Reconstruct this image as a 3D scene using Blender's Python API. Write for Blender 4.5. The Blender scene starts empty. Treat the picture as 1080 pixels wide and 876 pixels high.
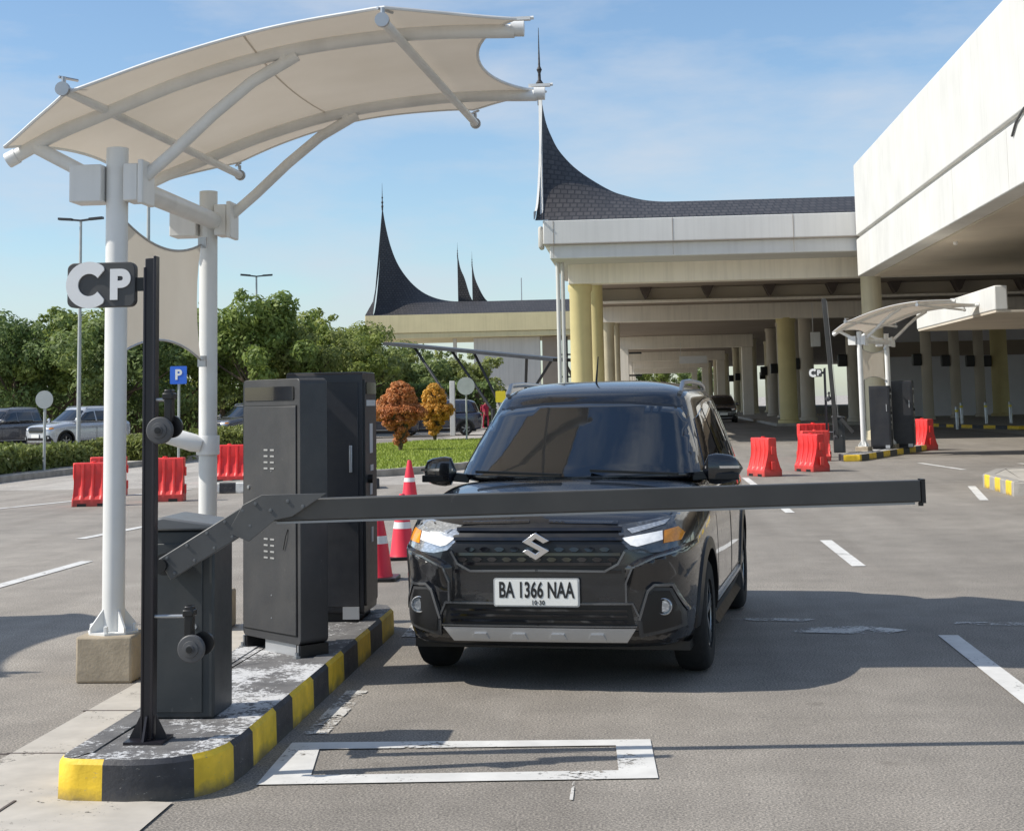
import bpy, bmesh, math, random
from mathutils import Vector, Matrix
from mathutils.bvhtree import BVHTree
from mathutils.geometry import delaunay_2d_cdt
random.seed(7)
R = math.radians
sc = bpy.context.scene
col = sc.collection

# ------------------------------------------------------------------ materials
def new_mat(name):
    m = bpy.data.materials.new(name); m.use_nodes = True
    nt = m.node_tree; b = nt.nodes['Principled BSDF']
    return m, nt, b
def N(nt, t, **kw):
    n = nt.nodes.new(t)
    for k, v in kw.items():
        if k in n.inputs: n.inputs[k].default_value = v
        else: setattr(n, k, v)
    return n
def ramp(nt, fac, stops):
    r = nt.nodes.new('ShaderNodeValToRGB')
    while len(r.color_ramp.elements) < len(stops): r.color_ramp.elements.new(.5)
    for e, (p, c) in zip(r.color_ramp.elements, stops):
        e.position = p; e.color = (*c, 1) if len(c) == 3 else c
    nt.links.new(fac, r.inputs[0]); return r
def mix(nt, fac, a, b, mode='MIX'):
    n = nt.nodes.new('ShaderNodeMix'); n.data_type = 'RGBA'; n.blend_type = mode
    for sock, v in ((n.inputs[0], fac), (n.inputs[6], a), (n.inputs[7], b)):
        if hasattr(v, 'links') or hasattr(v, 'is_linked'): nt.links.new(v, sock)
        elif isinstance(v, (int, float)): sock.default_value = v
        else: sock.default_value = (*v, 1)
    return n.outputs[2]
def coords(nt, scale=(1, 1, 1), kind='Object'):
    tc = nt.nodes.new('ShaderNodeTexCoord'); mp = nt.nodes.new('ShaderNodeMapping')
    mp.inputs['Scale'].default_value = scale
    nt.links.new(tc.outputs[kind], mp.inputs[0]); return mp.outputs[0]
def noise(nt, vec, scale, detail=4, rough=.55):
    n = N(nt, 'ShaderNodeTexNoise', Scale=scale, Detail=detail, Roughness=rough)
    nt.links.new(vec, n.inputs['Vector']); return n.outputs[0]
def bump(nt, b, h, strength=.3, dist=.01):
    bp = N(nt, 'ShaderNodeBump', Strength=strength, Distance=dist)
    nt.links.new(h, bp.inputs['Height']); nt.links.new(bp.outputs[0], b.inputs['Normal'])
def paint(name, c, rough=.5, metal=0., var=.12, scale=3., coat=0., bmp=0., streak=0., spec=.5, scuff=0.):
    """surface with blotchy wear so that nothing is one flat colour"""
    m, nt, b = new_mat(name)
    v = coords(nt)
    n1 = noise(nt, v, scale, 5)
    lo = tuple(x*(1-var) for x in c); hi = tuple(min(1, x*(1+var)) for x in c)
    r = ramp(nt, n1, [(.3, lo), (.7, hi)]).outputs[0]
    if streak:
        vs = coords(nt, (3, 3, .12)); ns = noise(nt, vs, 2.2, 4)
        k = ramp(nt, ns, [(.45, (0, 0, 0)), (.8, (1, 1, 1))]).outputs[0]
        mm = N(nt, 'ShaderNodeMath', operation='MULTIPLY'); nt.links.new(k, mm.inputs[0]); mm.inputs[1].default_value = streak
        r = mix(nt, mm.outputs[0], r, tuple(x*.45 for x in c))
    if scuff:
        k = ramp(nt, noise(nt, coords(nt, (1, 1, .35)), 17, 7, .8), [(.64, (0, 0, 0)), (.72, (scuff,)*3)]).outputs[0]
        r = mix(nt, k, r, (.20, .19, .18))
        k = ramp(nt, noise(nt, v, 2.2, 5, .6), [(.45, (0, 0, 0)), (.72, (scuff*.5,)*3)]).outputs[0]; r = mix(nt, k, r, (.13, .12, .105))
    nt.links.new(r, b.inputs['Base Color'])
    b.inputs['Roughness'].default_value = rough; b.inputs['Metallic'].default_value = metal
    b.inputs['Coat Weight'].default_value = coat; b.inputs['Coat Roughness'].default_value = .03
    b.inputs['Specular IOR Level'].default_value = spec
    n2 = noise(nt, v, scale*6, 3)
    rr = N(nt, 'ShaderNodeMapRange'); rr.inputs['To Min'].default_value = max(0, rough-.08); rr.inputs['To Max'].default_value = min(1, rough+.1)
    nt.links.new(n2, rr.inputs[0]); nt.links.new(rr.outputs[0], b.inputs['Roughness'])
    if bmp: bump(nt, b, noise(nt, v, 60, 4), bmp, .004)
    return m
M = {}
M['white_steel'] = paint('white_steel', (.74, .74, .72), .38, var=.05, streak=.25)
M['dark_steel'] = paint('dark_steel', (.045, .047, .052), .42, var=.2, bmp=.1)
M['kiosk_paint'] = paint('kiosk_paint', (.043, .043, .045), .45, scuff=.5, var=.12, scale=5, bmp=.15)
M['kiosk_dark'] = paint('kiosk_dark', (.022, .023, .028), .4, scuff=.3, var=.15, bmp=.1)
M['cabinet_paint'] = paint('cabinet_paint', (.032, .037, .040), .45, scuff=.5, var=.15, bmp=.12)
M['lid_paint'] = paint('lid_paint', (.12, .125, .13), .4, var=.15)
M['elbow_grey'] = paint('elbow_grey', (.085, .086, .086), .42, scuff=.5, var=.2, bmp=.1)
M['arm_paint'] = paint('arm_paint', (.046, .045, .043), .42, scuff=.35, var=.15, bmp=.08)
M['arm_edge'] = paint('arm_edge', (.33, .33, .32), .4, var=.1)
M['galv'] = paint('galv', (.42, .43, .44), .35, metal=.7, var=.15)
M['black_plastic'] = paint('black_plastic', (.007, .007, .008), .36, var=.2)
M['grey_plastic'] = paint('grey_plastic', (.075, .075, .078), .5, var=.1)
M['white_plastic'] = paint('white_plastic', (.78, .78, .77), .4, var=.04)
M['sign_grey'] = paint('sign_grey', (.06, .06, .06), .5, var=.08)
M['black_pole'] = paint('black_pole', (.013, .011, .015), .35, var=.3)
M['plinth'] = paint('plinth', (.36, .30, .22), .9, var=.2, scale=8, bmp=.5, streak=.3)
M['kerb_yellow'] = paint('kerb_yellow', (.80, .53, .03), .6, var=.18, scale=9, bmp=.5, streak=.25)
M['kerb_black'] = paint('kerb_black', (.035, .036, .042), .6, var=.35, scale=9, bmp=.5)
M['kerb_white'] = paint('kerb_white', (.72, .72, .68), .7, var=.12, scale=9, bmp=.5)
for k_ in ('kerb_yellow', 'kerb_black', 'kerb_white'):
    t = M[k_].node_tree; bb = t.nodes['Principled BSDF']; src = bb.inputs['Base Color'].links[0].from_socket
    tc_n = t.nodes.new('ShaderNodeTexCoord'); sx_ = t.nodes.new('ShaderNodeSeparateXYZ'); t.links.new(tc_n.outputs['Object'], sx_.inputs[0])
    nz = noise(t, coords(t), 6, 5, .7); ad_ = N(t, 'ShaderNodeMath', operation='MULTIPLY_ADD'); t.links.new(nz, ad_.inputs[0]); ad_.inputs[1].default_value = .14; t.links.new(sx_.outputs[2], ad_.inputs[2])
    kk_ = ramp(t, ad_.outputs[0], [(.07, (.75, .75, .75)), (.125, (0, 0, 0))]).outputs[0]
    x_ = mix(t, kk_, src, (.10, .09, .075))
    ch = ramp(t, noise(t, coords(t, (1, 1, 2.5)), 26, 5, .75), [(.63, (0, 0, 0)), (.67, (.8, .8, .8))]).outputs[0]
    x_ = mix(t, ch, x_, (.26, .25, .23)); t.links.new(x_, bb.inputs['Base Color'])
M['concrete'] = paint('concrete', (.40, .37, .32), .9, var=.2, scale=2.5, bmp=.5)
M['kerb_concrete'] = paint('kerb_concrete', (.30, .28, .25), .9, var=.25, scale=3, bmp=.6)
M['red_plastic'] = paint('red_plastic', (.72, .022, .022), .45, var=.18, scale=4, bmp=.2)
M['cone_red'] = paint('cone_red', (.75, .03, .06), .45, var=.1)
M['bld_white'] = paint('bld_white', (.63, .625, .595), .8, var=.07, scale=.7, streak=.17, bmp=.2)
M['bld_white2'] = paint('bld_white2', (.66, .65, .63), .8, var=.06, scale=.4, streak=.15)
M['bld_grey'] = paint('bld_grey', (.55, .53, .49), .85, var=.08, scale=.3, streak=.3)
M['beam'] = paint('beam', (.90, .84, .73), .85, var=.08, scale=.4, streak=.25)
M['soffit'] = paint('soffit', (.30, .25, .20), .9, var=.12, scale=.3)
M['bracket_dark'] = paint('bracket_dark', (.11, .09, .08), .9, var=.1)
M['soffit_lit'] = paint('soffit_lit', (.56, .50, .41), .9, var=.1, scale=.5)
M['yellow_stone'] = paint('yellow_stone', (.66, .56, .28), .7, var=.1, scale=.8, streak=.15)
M['stone_col'] = paint('stone_col', (.62, .55, .38), .7, var=.12, scale=.8, streak=.25)
M['wall_pale'] = paint('wall_pale', (.72, .72, .76), .8, var=.08, scale=.4)
M['fascia_yellow'] = paint('fascia_yellow', (.62, .54, .32), .8, var=.08, scale=.4, streak=.2)
M['bark'] = paint('bark', (.10, .075, .05), .95, var=.4, scale=4, bmp=.8)
M['tyre'] = paint('tyre', (.014, .014, .014), .85, var=.3, scale=20, bmp=.4)
M['rim'] = paint('rim', (.30, .31, .32), .3, metal=.8, var=.1)
M['chrome'] = paint('chrome', (.75, .75, .76), .12, metal=1., var=.04)
M['silver'] = paint('silver', (.50, .51, .52), .32, metal=.5, var=.05)
M['amber'] = paint('amber', (.85, .30, .02), .2, coat=.6, var=.2, scale=40)
M['plate_white'] = paint('plate_white', (.78, .78, .74), .4, var=.04)
M['plate_ink'] = paint('plate_ink', (.015, .015, .015), .5, var=.1)
M['skin'] = paint('skin', (.30, .17, .11), .6, var=.08)
M['hair'] = paint('hair', (.015, .012, .01), .6, var=.2)
M['cloth_red'] = paint('cloth_red', (.40, .03, .07), .9, var=.15)
M['cloth_dark'] = paint('cloth_dark', (.02, .022, .03), .9, var=.15)
M['cloth_white'] = paint('cloth_white', (.6, .6, .6), .9, var=.08)
M['blue_sign'] = paint('blue_sign', (.03, .14, .65), .4, var=.05)
M['grey_sign'] = paint('grey_sign', (.42, .44, .43), .5, metal=.2, var=.1)
M['yellow_sign'] = paint('yellow_sign', (.75, .60, .03), .5, var=.05)
t = M['red_plastic'].node_tree; bb = t.nodes['Principled BSDF']; src = bb.inputs['Base Color'].links[0].from_socket
oi_ = t.nodes.new('ShaderNodeObjectInfo'); fd_ = ramp(t, oi_.outputs['Random'], [(0, (0, 0, 0)), (1, (.35, .35, .35))]).outputs[0]
x_ = mix(t, fd_, src, (.78, .16, .12))
sc_ = ramp(t, noise(t, coords(t, (1, 1, .4)), 9, 6, .75), [(.56, (0, 0, 0)), (.70, (.65, .65, .65))]).outputs[0]
x_ = mix(t, sc_, x_, (.34, .10, .08))
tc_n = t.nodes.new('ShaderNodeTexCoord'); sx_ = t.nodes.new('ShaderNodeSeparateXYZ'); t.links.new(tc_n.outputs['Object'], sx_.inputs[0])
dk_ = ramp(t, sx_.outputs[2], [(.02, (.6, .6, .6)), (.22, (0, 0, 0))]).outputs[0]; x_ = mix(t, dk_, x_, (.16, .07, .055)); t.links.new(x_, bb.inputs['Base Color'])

def carpaint(name, c, metal=.0):
    m, nt, b = new_mat(name)
    b.inputs['Base Color'].default_value = (*c, 1); b.inputs['Metallic'].default_value = metal
    b.inputs['Coat Weight'].default_value = 1; b.inputs['Coat Roughness'].default_value = .02; b.inputs['Coat IOR'].default_value = 1.52
    v = coords(nt); n = noise(nt, v, 7, 4)
    rr = N(nt, 'ShaderNodeMapRange'); rr.inputs['To Min'].default_value = .18; rr.inputs['To Max'].default_value = .34
    nt.links.new(n, rr.inputs[0]); nt.links.new(rr.outputs[0], b.inputs['Roughness'])
    c1 = ramp(nt, noise(nt, v, 3, 5), [(.35, c), (.75, tuple(x*1.0+.006 for x in c))]); nt.links.new(c1.outputs[0], b.inputs['Base Color'])
    return m
M['car_black'] = carpaint('car_black', (.006, .007, .010))
M['car_silver'] = carpaint('car_silver', (.55, .57, .60), .3)
M['car_navy'] = carpaint('car_navy', (.02, .025, .05))
M['car_grey'] = carpaint('car_grey', (.12, .12, .13), .3)
M['car_red'] = carpaint('car_red', (.45, .02, .03))
M['car_white'] = carpaint('car_white', (.7, .7, .7))
def glassy(name, c, rough=.02, ior=1.55):
    m, nt, b = new_mat(name)
    v = coords(nt); r = ramp(nt, noise(nt, v, 2.5, 4), [(.3, c), (.7, tuple(x*1.4 for x in c))])
    nt.links.new(r.outputs[0], b.inputs['Base Color'])
    b.inputs['Roughness'].default_value = rough; b.inputs['IOR'].default_value = ior
    b.inputs['Specular IOR Level'].default_value = .7
    return m
M['tint_glass'] = glassy('tint_glass', (.006, .008, .012), .015, 1.7)
M['screen'] = glassy('screen', (.004, .004, .006), .06)
def screen_glass():
    m, nt, b = new_mat('screen_glass'); v = coords(nt)
    r = ramp(nt, noise(nt, v, 2., 3), [(.3, (.006, .008, .010)), (.7, (.011, .014, .017))])
    nt.links.new(r.outputs[0], b.inputs['Base Color']); b.inputs['Roughness'].default_value = .03; b.inputs['IOR'].default_value = 1.75; b.inputs['Coat Weight'].default_value = .6; b.inputs['Coat Roughness'].default_value = .01
    bump(nt, b, noise(nt, v, 3.5, 2), .05, .02); return m
M['screen_glass'] = screen_glass()
def lens(name):
    m, nt, b = new_mat(name)
    v = coords(nt, (38, 60, 70)); vo = N(nt, 'ShaderNodeTexVoronoi', Scale=1.); nt.links.new(v, vo.inputs[0])
    r = ramp(nt, vo.outputs[0], [(.05, (.80, .82, .84)), (.6, (.42, .44, .46)), (.95, (.62, .64, .66))])
    nt.links.new(r.outputs[0], b.inputs['Base Color'])
    b.inputs['Metallic'].default_value = .6; b.inputs['Roughness'].default_value = .14
    b.inputs['Coat Weight'].default_value = 1; b.inputs['Coat Roughness'].default_value = .02
    return m
M['lens'] = lens('lens')
M['gloss_highlight'] = paint('gloss_highlight', (.16, .165, .175), .22, metal=.7, var=.2, coat=.5)  # pale metallic colour standing in for gloss highlights on the car's nose
M['lamp_dark'] = paint('lamp_dark', (.10, .105, .11), .15, metal=.6, var=.3, scale=20, coat=1.)
m, nt, b = new_mat('drl'); b.inputs['Base Color'].default_value = (.85, .86, .88, 1)
r = ramp(nt, noise(nt, coords(nt), 30, 2), [(.3, (.70, .72, .74)), (.7, (.95, .95, .95))]); nt.links.new(r.outputs[0], b.inputs['Base Color'])
b.inputs['Roughness'].default_value = .15; b.inputs['Emission Color'].default_value = (1, .98, .95, 1); b.inputs['Emission Strength'].default_value = .12; M['drl'] = m

# membrane
m, nt, b = new_mat('membrane')
v = coords(nt); vs = coords(nt, (1, 1, .3))
r = ramp(nt, noise(nt, v, 1.2, 5), [(.3, (.66, .59, .49)), (.7, (.74, .67, .57))])
nt.links.new(r.outputs[0], b.inputs['Base Color']); b.inputs['Roughness'].default_value = .6
tr = N(nt, 'ShaderNodeBsdfTranslucent'); nt.links.new(r.outputs[0], tr.inputs[0])
ms = N(nt, 'ShaderNodeMixShader'); ms.inputs[0].default_value = .18
out = nt.nodes['Material Output']
nt.links.new(b.outputs[0], ms.inputs[1]); nt.links.new(tr.outputs[0], ms.inputs[2]); nt.links.new(ms.outputs[0], out.inputs[0])
bump(nt, b, noise(nt, v, 5, 3), .15, .02)
M['membrane'] = m

M['seam'] = paint('seam', (.66, .59, .49), .6, var=.1)
# roof tiles
m, nt, b = new_mat('roof_tiles')
v = coords(nt)
br = N(nt, 'ShaderNodeTexBrick', Scale=1.); br.inputs['Color1'].default_value = (.034, .031, .032, 1); br.inputs['Color2'].default_value = (.056, .051, .051, 1)
br.inputs['Mortar'].default_value = (.016, .015, .016, 1); br.inputs['Brick Width'].default_value = .26; br.inputs['Row Height'].default_value = .22; br.inputs['Mortar Size'].default_value = .03
mp = N(nt, 'ShaderNodeMapping'); mp.inputs['Rotation'].default_value = (R(90), 0, 0); nt.links.new(v, mp.inputs[0]); nt.links.new(mp.outputs[0], br.inputs[0])
nt.links.new(br.outputs[0], b.inputs['Base Color']); b.inputs['Roughness'].default_value = .6
bump(nt, b, br.outputs[1], .6, .05); M['roof_tiles'] = m

# asphalt
def asphalt(name, base, warm=(1, .97, .92), crack=True):
    m, nt, b = new_mat(name)
    v = coords(nt)
    big = noise(nt, v, .22, 5, .6); mid = noise(nt, v, 2.3, 5, .65); fine = noise(nt, v, 95, 3, .7)
    c = lambda k: tuple(base*k*w for w in warm)
    r1 = ramp(nt, big, [(.3, c(.78)), (.7, c(1.14))]).outputs[0]
    r2 = ramp(nt, mid, [(.28, (.82, .82, .82)), (.72, (1.12, 1.12, 1.12))]).outputs[0]
    x = mix(nt, 1., r1, r2, 'MULTIPLY')
    r3 = ramp(nt, fine, [(.36, (.30, .30, .30)), (.5, (.95, .95, .95)), (.64, (1.9, 1.88, 1.82))]).outputs[0]
    x = mix(nt, .8, x, r3, 'MULTIPLY')
    vo = N(nt, 'ShaderNodeTexVoronoi', Scale=34.); nt.links.new(v, vo.inputs[0])
    sp = ramp(nt, vo.outputs[0], [(.05, (1, 1, 1)), (.16, (0, 0, 0))]).outputs[0]
    spn = ramp(nt, noise(nt, v, 9, 2), [(.42, (0, 0, 0)), (.62, (.7, .7, .7))]).outputs[0]
    k = N(nt, 'ShaderNodeMath', operation='MULTIPLY'); nt.links.new(sp, k.inputs[0]); nt.links.new(spn, k.inputs[1])
    x = mix(nt, k.outputs[0], x, (.55, .53, .49))
    # tyre darkening along the lane
    vl = coords(nt, (1.1, .045, 1)); st = ramp(nt, noise(nt, vl, 1.5, 4), [(.40, (1, 1, 1)), (.66, (.80, .79, .78))]).outputs[0]
    x = mix(nt, .8, x, st, 'MULTIPLY')
    if crack:
        n2 = noise(nt, v, .9, 6, .7); cr = ramp(nt, n2, [(.497, (0, 0, 0)), (.5, (1, 1, 1)), (.503, (0, 0, 0))]).outputs[0]
        gate = ramp(nt, noise(nt, v, .35, 2), [(.5, (0, 0, 0)), (.6, (.6, .6, .6))]).outputs[0]
        kk = N(nt, 'ShaderNodeMath', operation='MULTIPLY'); nt.links.new(cr, kk.inputs[0]); nt.links.new(gate, kk.inputs[1])
        x = mix(nt, kk.outputs[0], x, tuple(base*.45*w for w in warm))
    # oil drips and rubber patches
    vo2 = N(nt, 'ShaderNodeTexVoronoi', Scale=1.3); nt.links.new(v, vo2.inputs[0])
    vd = N(nt, 'ShaderNodeMath', operation='ADD'); nt.links.new(vo2.outputs[0], vd.inputs[0])
    nd = N(nt, 'ShaderNodeMath', operation='MULTIPLY'); nt.links.new(noise(nt, v, 14, 4, .7), nd.inputs[0]); nd.inputs[1].default_value = .25; nt.links.new(nd.outputs[0], vd.inputs[1])
    sp2 = ramp(nt, vd.outputs[0], [(.13, (.74, .73, .72)), (.21, (1, 1, 1))]).outputs[0]
    x = mix(nt, 1., x, sp2, 'MULTIPLY')
    nt.links.new(x, b.inputs['Base Color']); b.inputs['Roughness'].default_value = .85
    bump(nt, b, fine, .35, .004)
    return m
M['asphalt'] = asphalt('asphalt', .25, (1, .91, .795))
M['asphalt2'] = asphalt('asphalt2', .295, (1, .905, .785))
M['plaza'] = asphalt('plaza', .42, (1, .93, .84), False)

def road_paint(name, c, wear):
    m, nt, b = new_mat(name); v = coords(nt)
    f = noise(nt, v, 38, 4, .75); g = noise(nt, v, 2.5, 4)
    ad = N(nt, 'ShaderNodeMath', operation='ADD'); nt.links.new(f, ad.inputs[0]); nt.links.new(g, ad.inputs[1])
    k = ramp(nt, ad.outputs[0], [(wear-.06, (0, 0, 0)), (wear+.05, (1, 1, 1))]).outputs[0]
    cc = ramp(nt, noise(nt, v, 6, 3), [(.3, tuple(x*.82 for x in c)), (.7, c)]).outputs[0]
    nt.links.new(cc, b.inputs['Base Color']); b.inputs['Roughness'].default_value = .7
    tp = N(nt, 'ShaderNodeBsdfTransparent'); ms = N(nt, 'ShaderNodeMixShader')
    nt.links.new(k, ms.inputs[0]); nt.links.new(tp.outputs[0], ms.inputs[1]); nt.links.new(b.outputs[0], ms.inputs[2])
    nt.links.new(ms.outputs[0], nt.nodes['Material Output'].inputs[0]); return m
M['line_white'] = road_paint('line_white', (.66, .65, .62), .83/1.)
M['line_worn'] = road_paint('line_worn', (.62, .60, .56), .98)
M['slab_pale'] = road_paint('slab_pale', (.50, .46, .40), .70)

# island top: dark worn surface with flaked white spots
m, nt, b = new_mat('island_top'); v = coords(nt)
base = ramp(nt, noise(nt, v, 7, 5), [(.3, (.085, .083, .085)), (.7, (.17, .165, .16))]).outputs[0]
n1 = noise(nt, v, 34, 6, .75); n2 = noise(nt, v, 2.6, 3)
ad = N(nt, 'ShaderNodeMath', operation='ADD'); nt.links.new(n1, ad.inputs[0]); nt.links.new(n2, ad.inputs[1])
k = ramp(nt, ad.outputs[0], [(1.03, (0, 0, 0)), (1.09, (1, 1, 1))]).outputs[0]
nt.links.new(ad.outputs[0], k.node.inputs[0])
dv = N(nt, 'ShaderNodeMath', operation='MULTIPLY'); nt.links.new(ad.outputs[0], dv.inputs[0]); dv.inputs[1].default_value = .5
k = ramp(nt, dv.outputs[0], [(.512, (0, 0, 0)), (.540, (.9, .9, .9))]).outputs[0]
nt.links.new(mix(nt, k, base, (.60, .60, .60)), b.inputs['Base Color']); b.inputs['Roughness'].default_value = .85
bump(nt, b, n1, .6, .01); M['island_top'] = m
# lines also need the halved sum (ramp only reads 0..1)
for nm in ('line_white', 'line_worn', 'slab_pale'):
    t = M[nm].node_tree
    a = [n for n in t.nodes if n.type == 'MATH'][0]
    rp = a.outputs[0].links[0].to_node
    d = t.nodes.new('ShaderNodeMath'); d.operation = 'MULTIPLY'; d.inputs[1].default_value = .5
    t.links.new(a.outputs[0], d.inputs[0]); t.links.new(d.outputs[0], rp.inputs[0])
    w = {'line_white': .405, 'line_worn': .50, 'slab_pale': .40}[nm]
    rp.color_ramp.elements[0].position = w-.02; rp.color_ramp.elements[1].position = w+.025

def leaf(name, stops, trans=.3):
    m, nt, b = new_mat(name)
    v = coords(nt); oi = N(nt, 'ShaderNodeObjectInfo')
    n1 = noise(nt, v, 1.3, 3); n2 = noise(nt, v, 9, 2)
    x = ramp(nt, n1, stops).outputs[0]
    y = ramp(nt, n2, [(.3, (.62, .62, .6)), (.7, (1.3, 1.3, 1.2))]).outputs[0]
    x = mix(nt, 1., x, y, 'MULTIPLY')
    z = ramp(nt, oi.outputs['Random'], [(0, (.8, .9, .85)), (1, (1.2, 1.1, .9))]).outputs[0]
    x = mix(nt, 1., x, z, 'MULTIPLY')
    nt.links.new(x, b.inputs['Base Color']); b.inputs['Roughness'].default_value = .6
    tr = N(nt, 'ShaderNodeBsdfTranslucent'); nt.links.new(x, tr.inputs[0])
    ms = N(nt, 'ShaderNodeMixShader'); ms.inputs[0].default_value = trans
    nt.links.new(b.outputs[0], ms.inputs[1]); nt.links.new(tr.outputs[0], ms.inputs[2]); nt.links.new(ms.outputs[0], nt.nodes['Material Output'].inputs[0])
    return m
M['leaf_green'] = leaf('leaf_green', [(.3, (.16, .22, .06)), (.7, (.34, .40, .11))], .45)
M['leaf_dark'] = leaf('leaf_dark', [(.3, (.15, .20, .08)), (.7, (.30, .36, .13))], .45)
M['leaf_hedge'] = leaf('leaf_hedge', [(.3, (.13, .16, .045)), (.7, (.28, .30, .09))])
M['leaf_orange'] = leaf('leaf_orange', [(.3, (.55, .17, .07)), (.7, (.72, .32, .13))])
M['leaf_amber'] = leaf('leaf_amber', [(.3, (.50, .24, .04)), (.7, (.62, .42, .09))])
M['grass'] = leaf('grass', [(.3, (.22, .29, .05)), (.7, (.33, .40, .08))], .2)

# ------------------------------------------------------------------ mesh builder
class MB:
    def __init__(s): s.v = []; s.f = []; s.m = []; s.sm = []
    def add(s, vs, fs, mi=0, smooth=False):
        o = len(s.v); s.v += [tuple(p) for p in vs]
        for f in fs: s.f.append(tuple(i+o for i in f)); s.m.append(mi); s.sm.append(smooth)
        return s
    def box(s, x0, x1, y0, y1, z0, z1, mi=0, mat=None):
        vs = [Vector((x, y, z)) for z in (z0, z1) for y in (y0, y1) for x in (x0, x1)]
        if mat: vs = [mat @ p for p in vs]
        return s.add(vs, [(0, 2, 3, 1), (4, 5, 7, 6), (0, 1, 5, 4), (2, 6, 7, 3), (0, 4, 6, 2), (1, 3, 7, 5)], mi)
    def tube(s, pts, r, n=12, mi=0, caps=True, smooth=True):
        pts = [Vector(p) for p in pts]; k = len(pts)
        rs = r if isinstance(r, (list, tuple)) else [r]*k
        vs = []; up = None
        for i, p in enumerate(pts):
            d = (pts[min(i+1, k-1)]-pts[max(i-1, 0)]).normalized()
            if up is None:
                up = Vector((0, 0, 1)) if abs(d.z) < .9 else Vector((1, 0, 0))
            a = d.cross(up).normalized(); b2 = a.cross(d).normalized(); up = b2
            for j in range(n):
                t = 2*math.pi*j/n; vs.append(p+rs[i]*(math.cos(t)*a+math.sin(t)*b2))
        fs = [(i*n+j, i*n+(j+1) % n, (i+1)*n+(j+1) % n, (i+1)*n+j) for i in range(k-1) for j in range(n)]
        s.add(vs, fs, mi, smooth)
        if caps: s.add([vs[j] for j in range(n)], [tuple(range(n))], mi); s.add([vs[(k-1)*n+j] for j in range(n)], [tuple(range(n))], mi)
        return s
    def bar(s, p0, p1, w, h, mi=0, up=(0, 0, 1)):
        p0, p1 = Vector(p0), Vector(p1); d = (p1-p0).normalized(); u = Vector(up)
        a = d.cross(u).normalized(); b2 = a.cross(d).normalized()
        vs = [p+a*i*w/2+b2*j*h/2 for p in (p0, p1) for j in (-1, 1) for i in (-1, 1)]
        return s.add(vs, [(0, 2, 3, 1), (4, 5, 7, 6), (0, 1, 5, 4), (2, 6, 7, 3), (0, 4, 6, 2), (1, 3, 7, 5)], mi)
    def lathe(s, prof, c=(0, 0, 0), n=24, mi=0, axis='z', smooth=True):
        vs = []
        for (r, z) in prof:
            for j in range(n):
                t = 2*math.pi*j/n; a, b2 = r*math.cos(t), r*math.sin(t)
                p = {'z': (a, b2, z), 'y': (a, z, b2), 'x': (z, a, b2)}[axis]
                vs.append((p[0]+c[0], p[1]+c[1], p[2]+c[2]))
        k = len(prof)
        return s.add(vs, [(i*n+j, i*n+(j+1) % n, (i+1)*n+(j+1) % n, (i+1)*n+j) for i in range(k-1) for j in range(n)], mi, smooth)
    def prism(s, pts, f0, f1, mi=0):
        """closed outline: f0/f1 map a 2-D point to the two end caps"""
        n = len(pts); vs = [f0(*p) for p in pts]+[f1(*p) for p in pts]
        return s.add(vs, [tuple(range(n)), tuple(range(2*n-1, n-1, -1))]+[(i, (i+1) % n, n+(i+1) % n, n+i) for i in range(n)], mi)
    def split(s, name, mats, parent=None, bev=0.):
        """every loose piece becomes an object of its own"""
        key = {}; ids = []
        for p in s.v:
            k = tuple(round(c, 5) for c in p); ids.append(key.setdefault(k, len(key)))
        par = list(range(len(key)))
        def fd(i):
            while par[i] != i: par[i] = par[par[i]]; i = par[i]
            return i
        for f in s.f:
            for i in f[1:]: par[fd(ids[i])] = fd(ids[f[0]])
        parts = {}
        for n_, f in enumerate(s.f): parts.setdefault(fd(ids[f[0]]), []).append(n_)
        out = []
        for fl in parts.values():
            b = MB(); mp_ = {}
            for n_ in fl:
                g = []
                for i in s.f[n_]:
                    if i not in mp_: mp_[i] = len(b.v); b.v.append(s.v[i])
                    g.append(mp_[i])
                b.f.append(tuple(g)); b.m.append(s.m[n_]); b.sm.append(s.sm[n_])
            out.append(b.obj(name, mats, parent, bev=bev))
        return out
    def obj(s, name, mats, parent=None, bev=0., loc=None, clean=True, sub=0, seg=2):
        me = bpy.data.meshes.new(name); me.from_pydata(s.v, [], s.f)
        for i, p in enumerate(me.polygons): p.material_index = s.m[i]; p.use_smooth = s.sm[i]
        for mm in (mats if isinstance(mats, (list, tuple)) else [mats]): me.materials.append(M[mm] if isinstance(mm, str) else mm)
        if clean:
            bm = bmesh.new(); bm.from_mesh(me); bmesh.ops.remove_doubles(bm, verts=bm.verts, dist=1e-5)
            bmesh.ops.recalc_face_normals(bm, faces=bm.faces); bm.to_mesh(me); bm.free()
        me.set_sharp_from_angle(angle=R(38))
        o = bpy.data.objects.new(name, me); col.objects.link(o)
        if parent: o.parent = parent
        if loc: o.location = loc
        if bev:
            b2 = o.modifiers.new('bevel', 'BEVEL'); b2.width = bev; b2.segments = seg; b2.limit_method = 'ANGLE'; b2.angle_limit = R(35)
        if sub:
            q = o.modifiers.new('sub', 'SUBSURF'); q.levels = q.render_levels = sub
        return o
def tag(o, label=None, cat=None, group=None, kind=None):
    if label: o['label'] = label
    if cat: o['category'] = cat
    if group: o['group'] = group
    if kind: o['kind'] = kind
    return o
def root(name, loc, label, cat, group=None, rz=0., s=1.):
    o = bpy.data.objects.new(name, None); col.objects.link(o); o.location = loc; o.rotation_euler = (0, 0, rz); o.scale = (s,)*3
    o.empty_display_size = .2
    return tag(o, label, cat, group)
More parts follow.
